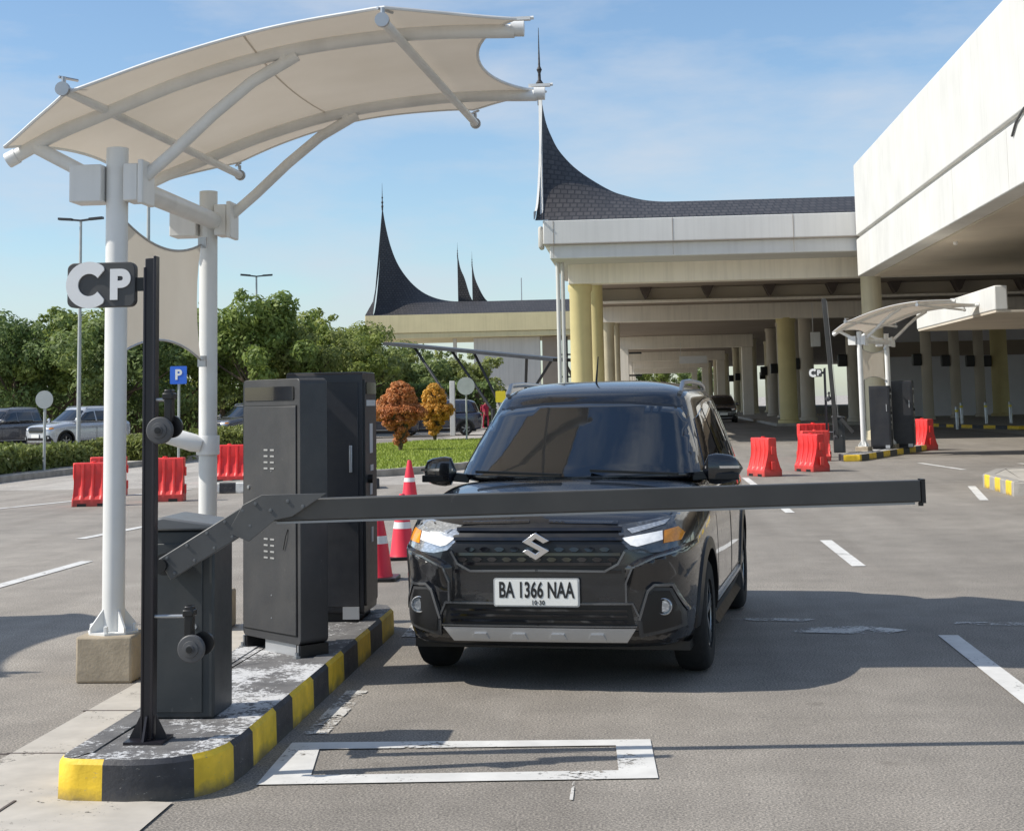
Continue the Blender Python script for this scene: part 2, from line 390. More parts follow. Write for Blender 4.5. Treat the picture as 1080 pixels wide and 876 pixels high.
def dup(rt, loc, rz, label, s=1., group=None):
    def rec(o, par):
        c = o.copy(); col.objects.link(c); c.parent = par
        for ch in o.children: rec(ch, c)
        return c
    c = rec(rt, None); c.location = loc; c.rotation_euler = (0, 0, rz); c.scale = (s,)*3; c['label'] = label
    if group: c['group'] = group
    return c
def struct(o): o['kind'] = 'structure'; return o
def arc(cx, cy, r, a0, a1, n): return [(cx+r*math.cos(R(a0+(a1-a0)*i/n)), cy+r*math.sin(R(a0+(a1-a0)*i/n))) for i in range(n+1)]
def rrect(x0, x1, y0, y1, r, n=5):
    return arc(x1-r, y1-r, r, 0, 90, n)+arc(x0+r, y1-r, r, 90, 180, n)+arc(x0+r, y0+r, r, 180, 270, n)+arc(x1-r, y0+r, r, 270, 360, n)
def text_mesh(s, size, sx=1., bold=.0, extrude=.001, spacing=1.):
    cu = bpy.data.curves.new('t', 'FONT'); cu.body = s; cu.size = size; cu.offset = bold; cu.extrude = extrude; cu.space_character = spacing
    cu.align_x = 'CENTER'; cu.align_y = 'CENTER'
    o = bpy.data.objects.new('t', cu); col.objects.link(o); bpy.context.view_layer.update()
    me = bpy.data.meshes.new_from_object(o.evaluated_get(bpy.context.evaluated_depsgraph_get()))
    bpy.data.objects.remove(o); me.transform(Matrix.Diagonal((sx, 1, 1, 1))); me.materials.clear(); return me
def text_obj(name, s, size, mat, parent, loc, rot, **kw):
    me = text_mesh(s, size, **kw); me.materials.append(M[mat]); o = bpy.data.objects.new(name, me); col.objects.link(o)
    o.parent = parent; o.location = loc; o.rotation_euler = rot; return o

# ------------------------------------------------------------------ ground, roads, markings
def sheet(name, pts, z, mat, sub=None):
    b = MB(); b.add([(x, y, z) for x, y in pts], [tuple(range(len(pts)))]); return struct(b.obj(name, mat, clean=False))
sheet('ground', [(-1500, -300), (1500, -300), (1500, 2500), (-1500, 2500)], -.008, 'plaza')
sheet('road', [(-3.0, -12), (60, -12), (60, 54), (-3.0, 54)], 0, 'asphalt')
sheet('side_road', [(-60, -12), (-3.0, -12), (-3.0, 31), (-60, 31)], 0, 'asphalt2')
sheet('colonnade_road', [(-1.6, 54), (14, 54), (14, 300), (-1.6, 300)], 0, 'asphalt')
sheet('car_park', [(-70, 52), (-9, 52), (-9, 110), (-70, 110)], -.001, 'asphalt')
sheet('gutter', [(-3.0, 5.2), (-2.46, 5.2), (-2.46, 12.5), (-3.0, 12.5)], .004, 'slab_pale')
sheet('pavement', [(-3.6, 5.0), (-1.95, 5.0), (-1.95, 6.44), (-2.47, 6.50), (-3.6, 6.75)], .008, 'slab_pale')
b = MB()
for y in (7.34, 8.35, 9.3): b.box(-3.02, -2.46, y, y+.012, .0, .0062)
b.box(-3.6, -1.95, 5.95, 5.962, .0, .0122); b.box(-2.62, -2.608, 5.0, 6.45, .0, .0122); b.box(-8, -3.0, 7.33, 7.352, 0, .003)
struct(b.obj('pavement_joint', 'bracket_dark', clean=False))
def line(pts, w, z=.006, mat='line_white', name='lane_line'):
    b = MB()
    for (x0, y0, x1, y1) in pts:
        d = Vector((x1-x0, y1-y0, 0)).normalized(); n = Vector((-d.y, d.x, 0))*w/2
        a, c = Vector((x0, y0, z)), Vector((x1, y1, z)); b.add([a-n, a+n, c+n, c-n], [(0, 1, 2, 3)])
    return struct(b.obj(name, mat, clean=False))
line([(1.97, 8.3-6.5*0, 1.97, 10.8), (1.97, 15.1, 1.97, 17.8), (1.97, 22, 1.97, 24.6), (1.97, 29, 1.97, 31.6), (2.1, 2.0, 2.1, 4.2)], .13)
line([(-1.64, 7.75, -1.64, 8.9), (-1.64, 10.9, -1.7, 13.5), (-1.7, 13.5, -2.3, 17.5)], .12, mat='line_worn', name='edge_line')
line([(-5.95, 13.2, -5.9, 16.4), (-7.0, 19.2, -6.6, 22.6), (-12.5, 17.5, -11.0, 23.8), (-10.6, 25.2, -8.9, 30.5)], .14, mat='line_white', name='side_lane_line')
line([(5.0, 24.0, 5.55, 27.6), (6.6, 33.5, 6.3, 37.0), (8.8, 33, 8.3, 36)], .13, name='far_lane_line')
line([(2.9, 41, 3.6, 46), (1.9, 46, 2.6, 52)], .16, mat='line_worn', name='far_arrow')
# detector loop box painted in front of the gate
b = MB()
ox0, ox1, oy0, oy1, w = -1.68, .02, 6.74, 7.62, .15
O_ = [(ox0, oy0), (ox1, oy0+.12), (ox1-.03, oy1), (ox0-.03, oy1-.06)]
I_ = [(ox0+.2, oy0+.17), (ox1-.17, oy0+.26), (ox1-.19, oy1-.13), (ox0+.13, oy1-.2)]
for i in range(4):
    j = (i+1) % 4; b.add([(*O_[i], .006), (*O_[j], .006), (*I_[j], .006), (*I_[i], .006)], [(0, 1, 2, 3)])
struct(b.obj('road_box_marking', 'line_white', clean=False))
# repaired patch and dribble of paint on the lane
b = MB(); b.add([(-.34, 6.50, .005), (-.325, 6.50, .005), (-.33, 6.80, .005), (-.34, 6.80, .005)], [(0, 1, 2, 3)]); struct(b.obj('paint_drip', 'line_worn', clean=False))

for pl in ([(.95, 11.0), (1.55, 10.85), (1.75, 11.05), (1.5, 11.25), (1.05, 11.2)], [(.55, 11.6), (1.1, 11.5), (1.2, 11.62), (.6, 11.72)], [(2.1, 11.3), (2.6, 11.2), (2.65, 11.35), (2.15, 11.42)]):
    sheet('paint_smear', pl, .0055, 'line_worn')
# ------------------------------------------------------------------ kerbed island
def resample(pts, closed=True):
    P = [Vector((x, y, 0)) for x, y in pts]; 
    if closed: P.append(P[0])
    out = []; acc = 0
    for a, c in zip(P[:-1], P[1:]): 
        L = (c-a).length; n = max(1, round(L/.05)); 
        for i in range(n): out.append((a.lerp(c, i/n), acc+L*i/n))
        acc += L
    return out, acc
def kerb(name, outline, h, w, cuts, mats, top='island_top', closed=True, top_name='island_paving', first=0, capmat='kerb_concrete'):
    """outline counter-clockwise; cuts: arc lengths at which the colour changes"""
    S, tot = resample(outline, closed); n = len(S); b = MB(); inner = []
    pts = [p for p, _ in S]
    offs = []
    for i in range(n):
        t = (pts[(i+1) % n]-pts[i-1]).normalized(); offs.append(Vector((-t.y, t.x, 0)))
    prof = [(0, -.02), (.005, h-.02), (.022, h), (w, h), (w, h-.03)]
    rng = range(n if closed else n-1)
    for i in rng:
        j = (i+1) % n; s = S[i][1]
        if callable(cuts): k = cuts(s)
        else: k = (sum(1 for c in cuts if s >= c)+first) % 2
        for (a0, z0), (a1, z1) in zip(prof[:-1], prof[1:]):
            q = [pts[i]+offs[i]*a0+Vector((0, 0, z0)), pts[j]+offs[j]*a0+Vector((0, 0, z0)), pts[j]+offs[j]*a1+Vector((0, 0, z1)), pts[i]+offs[i]*a1+Vector((0, 0, z1))]
            b.add(q, [(0, 1, 2, 3)], k if a0 < .01 else 2, True)
    k = struct(b.obj(name, list(mats)+[capmat]))
    if top:
        c = [pts[i]+offs[i]*(w-.004)+Vector((0, 0, h-.006)) for i in range(n)]
        t = MB(); t.add(c, [tuple(range(n))]); struct(t.obj(top_name, top, clean=False))
    return k
# counter-clockwise from the nose's left corner
nose = [(-2.40, 6.462), (-2.15, 6.44), (-2.05, 6.455), (-1.96, 6.49), (-1.89, 6.545), (-1.83, 6.63), (-1.795, 6.76), (-1.78, 6.95), (-1.78, 11.1), (-1.84, 11.3), (-2.0, 11.42), (-2.3, 11.42), (-2.43, 11.3), (-2.47, 11.1), (-2.475, 6.70), (-2.472, 6.56), (-2.45, 6.49)]
base = sum(math.dist(nose[i], nose[i+1]) for i in range(7))
cuts = [.15, .52, .78]+[base+(y-6.95) for y in (7.06, 7.5, 7.9, 8.39, 8.77, 9.24, 9.7, 10.15, 10.6)]+[base+4.2+.3*i for i in range(30)]
ntot = sum(math.dist(nose[i], nose[(i+1) % len(nose)]) for i in range(len(nose)))
kerb('kerb', nose, .17, .13, lambda q: 0 if q > ntot-.16 else sum(1 for c in cuts if q >= c) % 2, ['kerb_yellow', 'kerb_black'], capmat='island_top')

# ------------------------------------------------------------------ canopy (posts, arches, cross pipes, membrane)
AX_ = [-3.85, -3.6, -3.37, -2.76, -2.15, -1.5, -1.15, -.76]; AZ_ = [3.17, 3.30, 3.39, 3.615, 3.77, 3.845, 3.855, 3.845]
def archz(x):
    if x <= AX_[0]: return AZ_[0]+(x-AX_[0])*.5
    for i in range(len(AX_)-1):
        if x <= AX_[i+1]:
            x0, x1 = AX_[i], AX_[i+1]; t = (x-x0)/(x1-x0)
            def sl(k):
                k0, k1 = max(0, k-1), min(len(AX_)-1, k+1); return (AZ_[k1]-AZ_[k0])/(AX_[k1]-AX_[k0])
            h = x1-x0; m0, m1 = sl(i)*h, sl(i+1)*h
            return (2*t**3-3*t*t+1)*AZ_[i]+(t**3-2*t*t+t)*m0+(-2*t**3+3*t*t)*AZ_[i+1]+(t**3-t*t)*m1
    return AZ_[-1]
CX, CY = -3.2, 9.35       # base of the front post
def canopy(loc, label):
    rt = root('canopy', loc, label, 'canopy', 'tensile canopies over the gates')
    T = lambda x, y, z: (x-CX, y-CY, z)
    for (px, py, nm) in ((-3.2, 9.35, 0), (-3.2, 11.4, 1)):
        b = MB(); b.tube([T(px, py, .25), T(px, py, 3.2)], .067, 20)
        post = b.obj('post', 'white_steel', rt)
        b = MB(); b.lathe([(.0, 0), (.067, 0), (.06, .002), (0, .002)], T(px, py, 3.2), 20); b.obj('post_cap', 'white_steel', post)
        b = MB()
        b.lathe([(.155, 0), (.155, .012), (.07, .012)], T(px, py, .27), 8, smooth=False)
        for a in range(4):
            t = R(45+90*a); c, s = math.cos(t), math.sin(t)
            q = [T(px+c*.06, py+s*.06, .28), T(px+c*.15, py+s*.15, .28), T(px+c*.15, py+s*.15, .31), T(px+c*.06, py+s*.06, .42)]
            n = Vector((-s, c, 0))*.006
            b.add([Vector(p)-n for p in q]+[Vector(p)+n for p in q], [(0, 1, 2, 3), (7, 6, 5, 4), (0, 4, 5, 1), (1, 5, 6, 2), (2, 6, 7, 3), (3, 7, 4, 0)])
            b.lathe([(.014, 0), (.014, .04), (0, .045)], T(px+math.cos(t+R(45))*.13, py+math.sin(t+R(45))*.13, .28), 6, smooth=False)
        b.obj('base_plate', 'white_steel', post)
        b = MB(); b.box(*[v for p in ((px-.17-CX, px+.17-CX), (py-.17-CY, py+.17-CY)) for v in p], 0, .27); b.obj('plinth', 'plinth', rt, bev=.015)
        yy = py
        b = MB(); b.box(px-.27-CX, px-.068-CX, yy-.10-CY, yy+.10-CY, 2.86, 3.09); b.box(px+.068-CX, px+.16-CX, yy-.1-CY, yy+.1-CY, 2.86, 3.09)
        b.box(px+.165-CX, px+.20-CX, yy-.12-CY, yy+.12-CY, 2.84, 3.11)
        b.split('bracket_box', 'white_steel', rt, bev=.008)
        b = MB()
        pts = [(px+.18, 3.02), (px+.36, 3.17), (px+.6, 3.39), (px+.85, 3.59), (px+1.13, 3.745)]
        b.tube([T(x, yy, z) for x, z in pts], .038, 14); b.tube([T(px+1.05, yy, 3.70), T(px+1.05, yy, 3.79)], .038, 12)
        b.obj('bracket_arm', 'white_steel', rt)
        b = MB(); b.tube([T(px-.2, yy, 3.05), T(px-.55, yy, 3.24)], .042, 12); b.obj('bracket_arm', 'white_steel', rt)
        # arch
        xs = [-3.86+i*(3.86-.72)/28 for i in range(29)]
        b = MB(); b.tube([T(x, yy, archz(x)) for x in xs], .043, 16); ar = b.obj('arch', 'white_steel', rt)
        b = MB(); b.tube([T(-.74, yy, 3.86), T(-.66, yy, 3.858)], .049, 16); b.tube([T(-3.84, yy, 3.175), T(-3.90, yy, 3.145)], .049, 16)
        b.tube([T(-.68, yy, 3.92), T(-.60, yy, 3.925)], .012, 6); b.box(*(T(-.78, 0, 0)[0], T(-.62, 0, 0)[0]), yy-.02-CY, yy+.02-CY, 3.91, 3.93)
        b.split('end_cap', 'white_steel', ar)
    b = MB(); b.tube([T(-3.14, 9.45, 2.97), T(-3.14, 11.3, 2.97)], .065, 14); b.obj('tie_beam', 'white_steel', rt)
    for (p0, p1) in (((-3.31, 8.72, 3.45), (-3.12, 12.0, 3.41)), ((-1.43, 8.72, 3.785), (-1.25, 12.05, 3.77))):
        b = MB(); b.tube([T(*p0), T(*p1)], .029, 14); cp = b.obj('cross_pipe', 'white_steel', rt)
        b = MB()
        for p in (p0, p1):
            s = -1 if p is p0 else 1
            b.tube([T(p[0], p[1], p[2]), T(p[0], p[1]+s*.03, p[2])], .042, 14)
            b.tube([T(p[0], p[1]+s*.0, p[2]+.03), T(p[0], p[1]+s*.0, p[2]+.075)], .014, 8)
            b.tube([T(p[0]-.03, p[1], p[2]+.075), T(p[0]+.04, p[1]-s*.12, p[2]+.075)], .009, 6)
        b.split('end_cap', 'galv', cp)
    # membrane
    def edge(x, nodes, sgn):
        for (xa, ya), (xb, yb) in zip(nodes[:-1], nodes[1:]):
            if x <= xb or xb == nodes[-1][0]:
                t = min(1, max(0, (x-xa)/(xb-xa))); return ya+(yb-ya)*t+sgn*4*t*(1-t)*.07*min(1.6, (xb-xa))
    near = [(-3.86, 9.2), (-3.31, 8.74), (-1.43, 8.74), (-.70, 9.2)]; far = [(-3.86, 11.55), (-3.12, 11.98), (-1.25, 12.03), (-.66, 11.5)]
    nu, nv = 48, 18; vs = []
    for j in range(nv+1):
        v = j/nv; sag = 4*v*(1-v)
        xl, xr = -3.86+.20*sag, -.70+.04*v-.36*sag
        for i in range(nu+1):
            u = i/nu; x = xl+(xr-xl)*u
            yn, yf = edge(x, near, 1), edge(x, far, -1)
            y = yn+(yf-yn)*v
            z = archz(x)+.046-.05*math.sin(math.pi*v)**2*0-.02*sag
            e0 = max(0, (9.3-y))*.05+max(0, (y-11.5))*.05
            vs.append(T(x, y, z-e0))
    fs = [(j*(nu+1)+i, j*(nu+1)+i+1, (j+1)*(nu+1)+i+1, (j+1)*(nu+1)+i) for j in range(nv) for i in range(nu)]
    b = MB(); b.add(vs, fs, 0, True); mem = b.obj('membrane', 'membrane', rt, clean=False)
    for i0 in (24,):
        b = MB()
        for j in range(nv):
            a, c = Vector(vs[j*(nu+1)+i0]), Vector(vs[(j+1)*(nu+1)+i0]); o_ = Vector((.007, 0, .0)); dz = Vector((0, 0, -.004))
            b.add([a-o_+dz, a+o_+dz, c+o_+dz, c-o_+dz], [(0, 1, 2, 3)], 0, True)
        b.obj('seam', 'seam', mem, clean=False)
    rim = [vs[i] for i in range(nu+1)]+[vs[j*(nu+1)+nu] for j in range(1, nv+1)]+[vs[nv*(nu+1)+i] for i in range(nu-1, -1, -1)]+[vs[j*(nu+1)] for j in range(nv-1, -1, -1)]
    b = MB(); b.tube(rim, .011, 6); b.obj('edge_cable', 'white_steel', mem)
    # vertical side panel between the posts
    n = 16; vs = []
    for i in range(n+1):
        t = i/n; y = 9.44+(11.2-9.44)*t; s4 = 4*t*(1-t)
        top = 2.78-.0*t-.11*s4; bot = 1.94+.11*s4
        for k in range(7):
            q = k/6; vs.append(T(-3.2+.02*math.sin(math.pi*t)*math.sin(math.pi*q), y+(.10*4*q*(1-q))*(1 if t < .5 else -1)*abs(2*t-1), bot+(top-bot)*q))
    fs = [(i*7+k, (i+1)*7+k, (i+1)*7+k+1, i*7+k+1) for i in range(n) for k in range(6)]
    b = MB(); b.add(vs, fs, 0, True); sp = b.obj('side_panel', 'membrane', rt, clean=False)
    b = MB(); b.tube([vs[i*7+6] for i in range(n+1)], .008, 6); b.tube([vs[i*7] for i in range(n+1)], .008, 6)
    for (y, z) in ((9.42, 2.80), (9.42, 1.93), (11.24, 2.80), (11.24, 1.93)):
        y2 = y+(-.03 if y < 10 else .06)
        b.tube([T(-3.2, y, z), T(-3.2, y2, z+.0)], .02, 8); b.box(-3.23-CX, -3.17-CX, y-.015-CY, y+.015-CY, z-.04, z+.04)
    b.split('turnbuckle', 'galv', sp)
    return rt
cn = canopy((CX, CY, 0), 'large cream tensile canopy on white posts over the near traffic island')
dup(cn, (CX-7.0, CY-.55, 0), 0, 'cream tensile canopy over the next lane beyond the left edge')
cn2 = dup(cn, (5.6, 41.0, .0), R(-28), 'small looking white tensile canopy over the distant gate under the terminal', 1.0)

# cctv housing on rear post
def cctv():
    rt = root('camera_housing', (-3.2, 11.4, 1.32), 'white bullet shaped camera clamped to the rear canopy post', 'security camera')
    b = MB(); b.lathe([(0, -.30), (.05, -.295), (.062, -.26), (.066, -.06), (.05, .0), (0, 0)], (0, 0, 0), 18, axis='x'); 
    o = b.obj('housing', 'white_plastic', rt); o.location = (-.03, -.06, -.0); o.rotation_euler = (0, R(18), R(10))
    b = MB(); b.lathe([(0, -.303), (.04, -.302), (.04, -.295)], (0, 0, 0), 16, axis='x'); g = b.obj('lens', 'screen', o)
    b = MB(); b.lathe([(.082, -.07), (.085, -.06), (.085, .06), (.082, .07)], (0, 0, 0), 20); b.obj('clamp', 'white_plastic', rt)
    b = MB(); b.box(-.14, -.02, -.075, -.02, -.02, .03); b.obj('bracket', 'white_plastic', rt, bev=.004)
cctv()

# ------------------------------------------------------------------ sign post with CP board
def disc_latch(rt, z, reach, dz):
    b = MB(); b.tube([(.02, -.01, z), (reach, -.01, z)], .0085, 12); bar_ = b.obj('latch_bar', 'galv', rt)
    b = MB(); b.box(reach-.015, reach+.02, -.035, .02, z-.10, z+.045)
    b.box(reach-.022, reach+.028, -.04, .025, z+.0, z+.03); lev = b.obj('lever', 'black_plastic', rt, bev=.006)
    b = MB(); c = (reach+dz, -.05, z-.135)
    b.lathe([(0, -.022), (.018, -.022), (.02, -.012), (.034, -.010), (.036, -.004), (.055, -.002), (.060, .004), (.060, .02), (0, .02)], c, 28, axis='y')
    d = b.obj('disc', 'grey_plastic', rt)
    b = MB(); b.lathe([(0, -.005), (.014, -.004), (.014, .0)], (c[0], c[1]-.022, c[2]), 16, axis='y'); b.obj('hub', 'black_plastic', d)
    b = MB(); b.lathe([(0, 0), (.05, 0), (.05, .02), (0, .02)], (c[0]+.035, .012, c[2]+.015), 20, axis='y'); b.obj('rear_disc', 'black_plastic', rt)
def cp_post(loc, label):
    rt = root('sign_post', loc, label, 'sign post', 'CP sign posts at the gates')
    b = MB(); b.box(-.022, .022, -.024, .024, .012, 2.10); b.box(-.028, -.017, -.03, .03, .012, 2.06); b.box(.017, .028, -.03, .03, .012, 2.11)
    p = b.obj('pole', 'black_pole', rt, bev=.003)
    b = MB(); b.box(-.085, .085, -.085, .085, 0, .012)
    for s in (-1, 1):
        b.prism([(s*.034, .012), (s*.085, .012), (s*.034, .11)], lambda x, z: (x, -.005, z), lambda x, z: (x, .005, z))
        b.prism([(s*.034, .012), (s*.085, .012), (s*.034, .11)], lambda x, z: (-.005, x, z), lambda x, z: (.005, x, z))
    b.obj('base_plate', 'black_pole', rt)
    # board
    bd = MB(); bd.prism(rrect(-.375, -.065, 1.885, 2.085, .03), lambda x, z: (x, -.035, z), lambda x, z: (x, .01, z))
    board = bd.obj('sign_board', 'sign_grey', rt, bev=.004)
    b = MB(); b.box(-.068, -.03, -.02, .005, 1.955, 2.015); b.obj('bracket', 'black_plastic', rt)
    # C: open ring
    n = 40; out_, in_ = [], []
    for i in range(n+1):
        a = R(38+(322-38)*i/n); out_.append((.105*math.cos(a), .104*math.sin(a))); in_.append((.050*math.cos(a), .050*math.sin(a)))
    out_ = [(min(x, .068), z) for x, z in out_]; in_ = [(min(x, .068), z) for x, z in in_]
    b = MB()
    for i in range(n):
        q = [out_[i], out_[i+1], in_[i+1], in_[i]]
        b.prism(q, lambda x, z: (x-.272, -.045, z+1.985), lambda x, z: (x-.272, -.0352, z+1.985))
    b.obj('letter_c', 'white_plastic', board, clean=False)
    text_obj('letter_p', 'P', .178, 'white_plastic', board, (-.135, -.0385, 1.978), (R(90), 0, 0), bold=.0085, extrude=.003)
    disc_latch(rt, 1.47, .085, -.03); disc_latch(rt, .53, .18, .02)
    return rt
cp = cp_post((-2.18, 6.84, .165), 'black sign post with CP board standing on the nose of the near island')
dup(cp, (4.50, 39.4, .16), R(-12), 'distant black sign post with CP board beside the raised barrier arm', 1.0)

# ------------------------------------------------------------------ barrier gates
def barrier(loc, label, raised=False, rz=0):
    rt = root('barrier_gate', loc, label, 'barrier gate', None, rz)
    # local: cabinet front-left-bottom near origin, front toward -y
    b = MB(); b.box(0, .29, 0, .33, .0, .86); body = b.obj('cabinet', 'cabinet_paint', rt, bev=.012)
    b = MB(); b.box(.012, .235, -.007, .0, .03, .80); b.obj('door', 'cabinet_paint', body, bev=.003)
    b = MB()
    b.prism([(-.02, .862), (-.02, .91), (.05, .925), (.31, .885), (.31, .862)], lambda x, z: (x, -.025, z), lambda x, z: (x, .35, z)); b.obj('lid', 'lid_paint', rt, bev=.01)
    b = MB(); b.lathe([(0, -.012), (.012, -.012), (.012, 0)], (.2, -.007, .42), 12, axis='y'); b.obj('lock', 'galv', body)
    # hub
    if not raised:
        b = MB(); b.tube([(.10, -.005, .72), (.10, -.16, .72)], .05, 20); b.tube([(.10, -.15, .72), (.10, -.23, .72)], .03, 12); b.obj('pivot', 'black_plastic', rt)
        p0, p1 = (.11, -.17, .70), (.52, -.14, .945)
        b = MB(); b.bar(p0, p1, .06, .112, up=(0, 0, 1)); lo = b.obj('lower_arm', 'elbow_grey', rt, bev=.005)
        b = MB(); d = (Vector(p1)-Vector(p0))
        for t in (.08, .3, .52, .72, .92):
            c = Vector(p0)+d*t; 
            for k in (-1, 1): b.lathe([(0, -.006), (.007, -.005), (.008, 0)], (c.x+.035*k*-.5, c.y-.031, c.z+.034*k), 8, axis='y')
        b.split('bolt', 'lid_paint', lo)
        # elbow plate
        b = MB(); b.prism([(.40, .86), (.47, .985), (.56, 1.03), (.86, 1.033), (.70, .93), (.62, .915), (.5, .82)], lambda x, z: (x, -.178, z), lambda x, z: (x, -.172, z))
        b.obj('elbow_plate', 'elbow_grey', rt, bev=.002)
        b = MB(); q0, q1 = (.50, -.135, .956), (3.56, .06, .992)
        b.bar(q0, q1, .062, .098); ua = b.obj('boom', 'arm_paint', rt, bev=.006)
        b = MB(); b.bar((.62, -.128, .901), (q1[0]-.03, q1[1], .937), .05, .010); b.obj('edge_strip', 'arm_edge', ua)
        b = MB(); b.bar((3.56, .06, .992), (3.578, .061, .992), .07, .108); b.tube([(3.56, .05, .94), (3.56, .05, .925)], .012, 8); b.obj('boom_end_cap', 'black_plastic', ua)
        b = MB()
        for x, z in ((.53, .99), (.60, .96), (.68, 1.0), (.75, .975)): b.lathe([(0, -.006), (.008, -.005), (.009, 0)], (x, -.178, z), 8, axis='y')
        b.split('bolt', 'lid_paint', ua)
    else:
        b = MB(); b.tube([(.10, -.005, .72), (.10, -.12, .72)], .05, 20); b.obj('pivot', 'black_plastic', rt)
        b = MB(); b.bar((.08, -.12, .45), (-.1, -.12, 3.85), .06, .11, up=(1, 0, 0)); ua = b.obj('boom', 'arm_paint', rt, bev=.006)
        b = MB(); b.bar((.135, -.12, .9), (-.03, -.12, 3.8), .05, .010, up=(1, 0, 0)); b.obj('edge_strip', 'arm_edge', ua)
        b = MB(); b.bar((.2, -.13, .85), (.48, -.13, .5), .04, .08); b.obj('counter_arm', 'arm_paint', rt)
    return rt
barrier((-2.31, 7.31, .165), 'dark grey barrier gate with its boom lowered in front of the black car')
barrier((4.72, 40.0, .16), 'distant barrier gate with its boom raised upright under the small canopy', True, R(-6))

# ------------------------------------------------------------------ kiosks
def kiosk_a(loc, rz, label):
    """tall ticket terminal; wide door face toward local -y"""
    rt = root('ticket_terminal', loc, label, 'ticket terminal', None, rz); W, D, H = .63, .19, 1.52
    b = MB(); b.prism(rrect(-W/2, W/2, .07, .07+H, .035), lambda x, z: (x, 0, z), lambda x, z: (x, D, z)); body = b.obj('body', 'kiosk_paint', rt, bev=.004)
    b = MB(); b.box(-W/2+.025, W/2-.035, -.010, .0, .12, 1.43); door = b.obj('door', 'kiosk_paint', rt, bev=.004)
    b = MB(); b.box(-W/2+.022, W/2-.032, -.004, .001, .115, 1.435); b.obj('door_gap', 'black_plastic', body)
    b = MB(); b.prism(rrect(-W/2+.03, W/2-.06, 1.465, 1.545, .012), lambda x, z: (x, -.006, z), lambda x, z: (x, .002, z)); b.obj('display', 'screen', rt)
    for zc in (1.12, .60):
        b = MB()
        for cx_ in (-.035, .035):
            for k in range(4): b.box(cx_-.024, cx_+.018, -.013, -.0105, zc-.06+k*.036, zc-.05+k*.036)
        b.split('vent_slot', 'arm_edge', door)
    b = MB(); b.lathe([(0, -.008), (.011, -.007), (.012, 0)], (-.23, -.010, .95), 12, axis='y')
    for z in (.2, .33, .8, 1.05): b.lathe([(0, -.003), (.004, -.003), (.005, 0)], (.02, -.010, z*1.), 8, axis='y')
    b.obj('lock', 'galv', door)
    b = MB()
    b.box(-W/2, -W/2+.05, 0, D, 0, .069); b.box(W/2-.05, W/2, 0, D, 0, .069); b.split('foot', 'black_plastic', rt)
    for sx in (-1, 1):
        b = MB(); b.box(sx*(W/2-.02)-.012, sx*(W/2-.02)+.03*.5, -.03, .0, 0, .012); b.box(sx*(W/2-.02)-.006, sx*(W/2-.02)+.006, -.008, -.001, 0, .07)
        b.lathe([(.008, 0), (.008, .02)], (sx*(W/2-.02), -.018, .012), 6); b.split('anchor', 'galv', rt)
    b = MB(); b.box(-W/2+.22, W/2-.06, .02, .03, .0, .07); b.obj('kick_plate', 'silver', rt)
    b = MB(); b.tube([(.20, -.012, 1.02-.3), (.19, -.02, .68), (.16, -.018, .60)], .003, 6); b.obj('cable', 'black_plastic', rt)
    return rt
kdir = math.atan2(-.46, .47)
kiosk_a((-2.21, 9.23, .165), kdir, 'dark grey ticket terminal with louvred door set askew on the near island')
def kiosk_b(loc, rz, label, group=None):
    """pay terminal; panel with labels on the local +x side"""
    rt = root('pay_terminal', loc, label, 'pay terminal', group, rz); W, D, H = .52, .50, 1.60
    b = MB(); b.prism(rrect(0, D, .05, .05+H, .03), lambda y, z: (0, y, z), lambda y, z: (W, y, z)); body = b.obj('body', 'kiosk_dark', rt, bev=.004)
    b = MB(); b.box(.03, W-.03, -.008, 0, .1, 1.58); d = b.obj('door', 'kiosk_dark', rt, bev=.003)
    b = MB(); b.box(W-.09, W-.07, -.022, -.008, .98, 1.16); b.obj('handle', 'silver', d, bev=.003)
    b = MB(); b.prism(rrect(.03, D-.03, .10, 1.60, .02), lambda y, z: (W+.012, y, z), lambda y, z: (W, y, z)); fp = b.obj('front_panel', 'kiosk_paint', rt)
    b = MB(); b.prism(rrect(.06, D-.06, 1.50, 1.58, .01), lambda y, z: (W+.018, y, z), lambda y, z: (W+.012, y, z)); b.obj('display', 'screen', fp)
    b = MB()
    for (y0, y1, z0, z1) in ((.20, .30, 1.10, 1.30), (.22, .32, .98, 1.02), (.2, .28, .82, .92), (.2, .33, .66, .72), (.24, .30, .5, .6), (.08, .42, 1.42, 1.46)):
        b.box(W+.012, W+.016, y0, y1, z0, z1)
    b.split('label_sticker', 'white_plastic', fp)
    b = MB(); b.lathe([(.03, 0), (.03, .03), (0, .035)], (W+.012, .15, .93), 16, axis='x'); b.obj('button', 'black_plastic', fp)
    b = MB(); b.box(.04, W-.04, .03, D-.03, 0, .05); b.split('foot', 'black_plastic', rt)
    b = MB(); b.box(W-.14, W-.03, -.02, -.01, .02, .1); b.obj('kick_plate', 'silver', rt)
    return rt
kb = kiosk_b((-2.40, 10.47, .165), 0, 'black pay terminal with labelled panel behind the askew terminal on the near island', 'pay terminals')
dup(kb, (5.95, 42.2, .16), R(-14), 'distant dark pay terminal left of its pair under the small canopy')
dup(kb, (6.62, 42.9, .16), R(-14), 'distant dark pay terminal right of its pair beside a red barrier', 1.08)
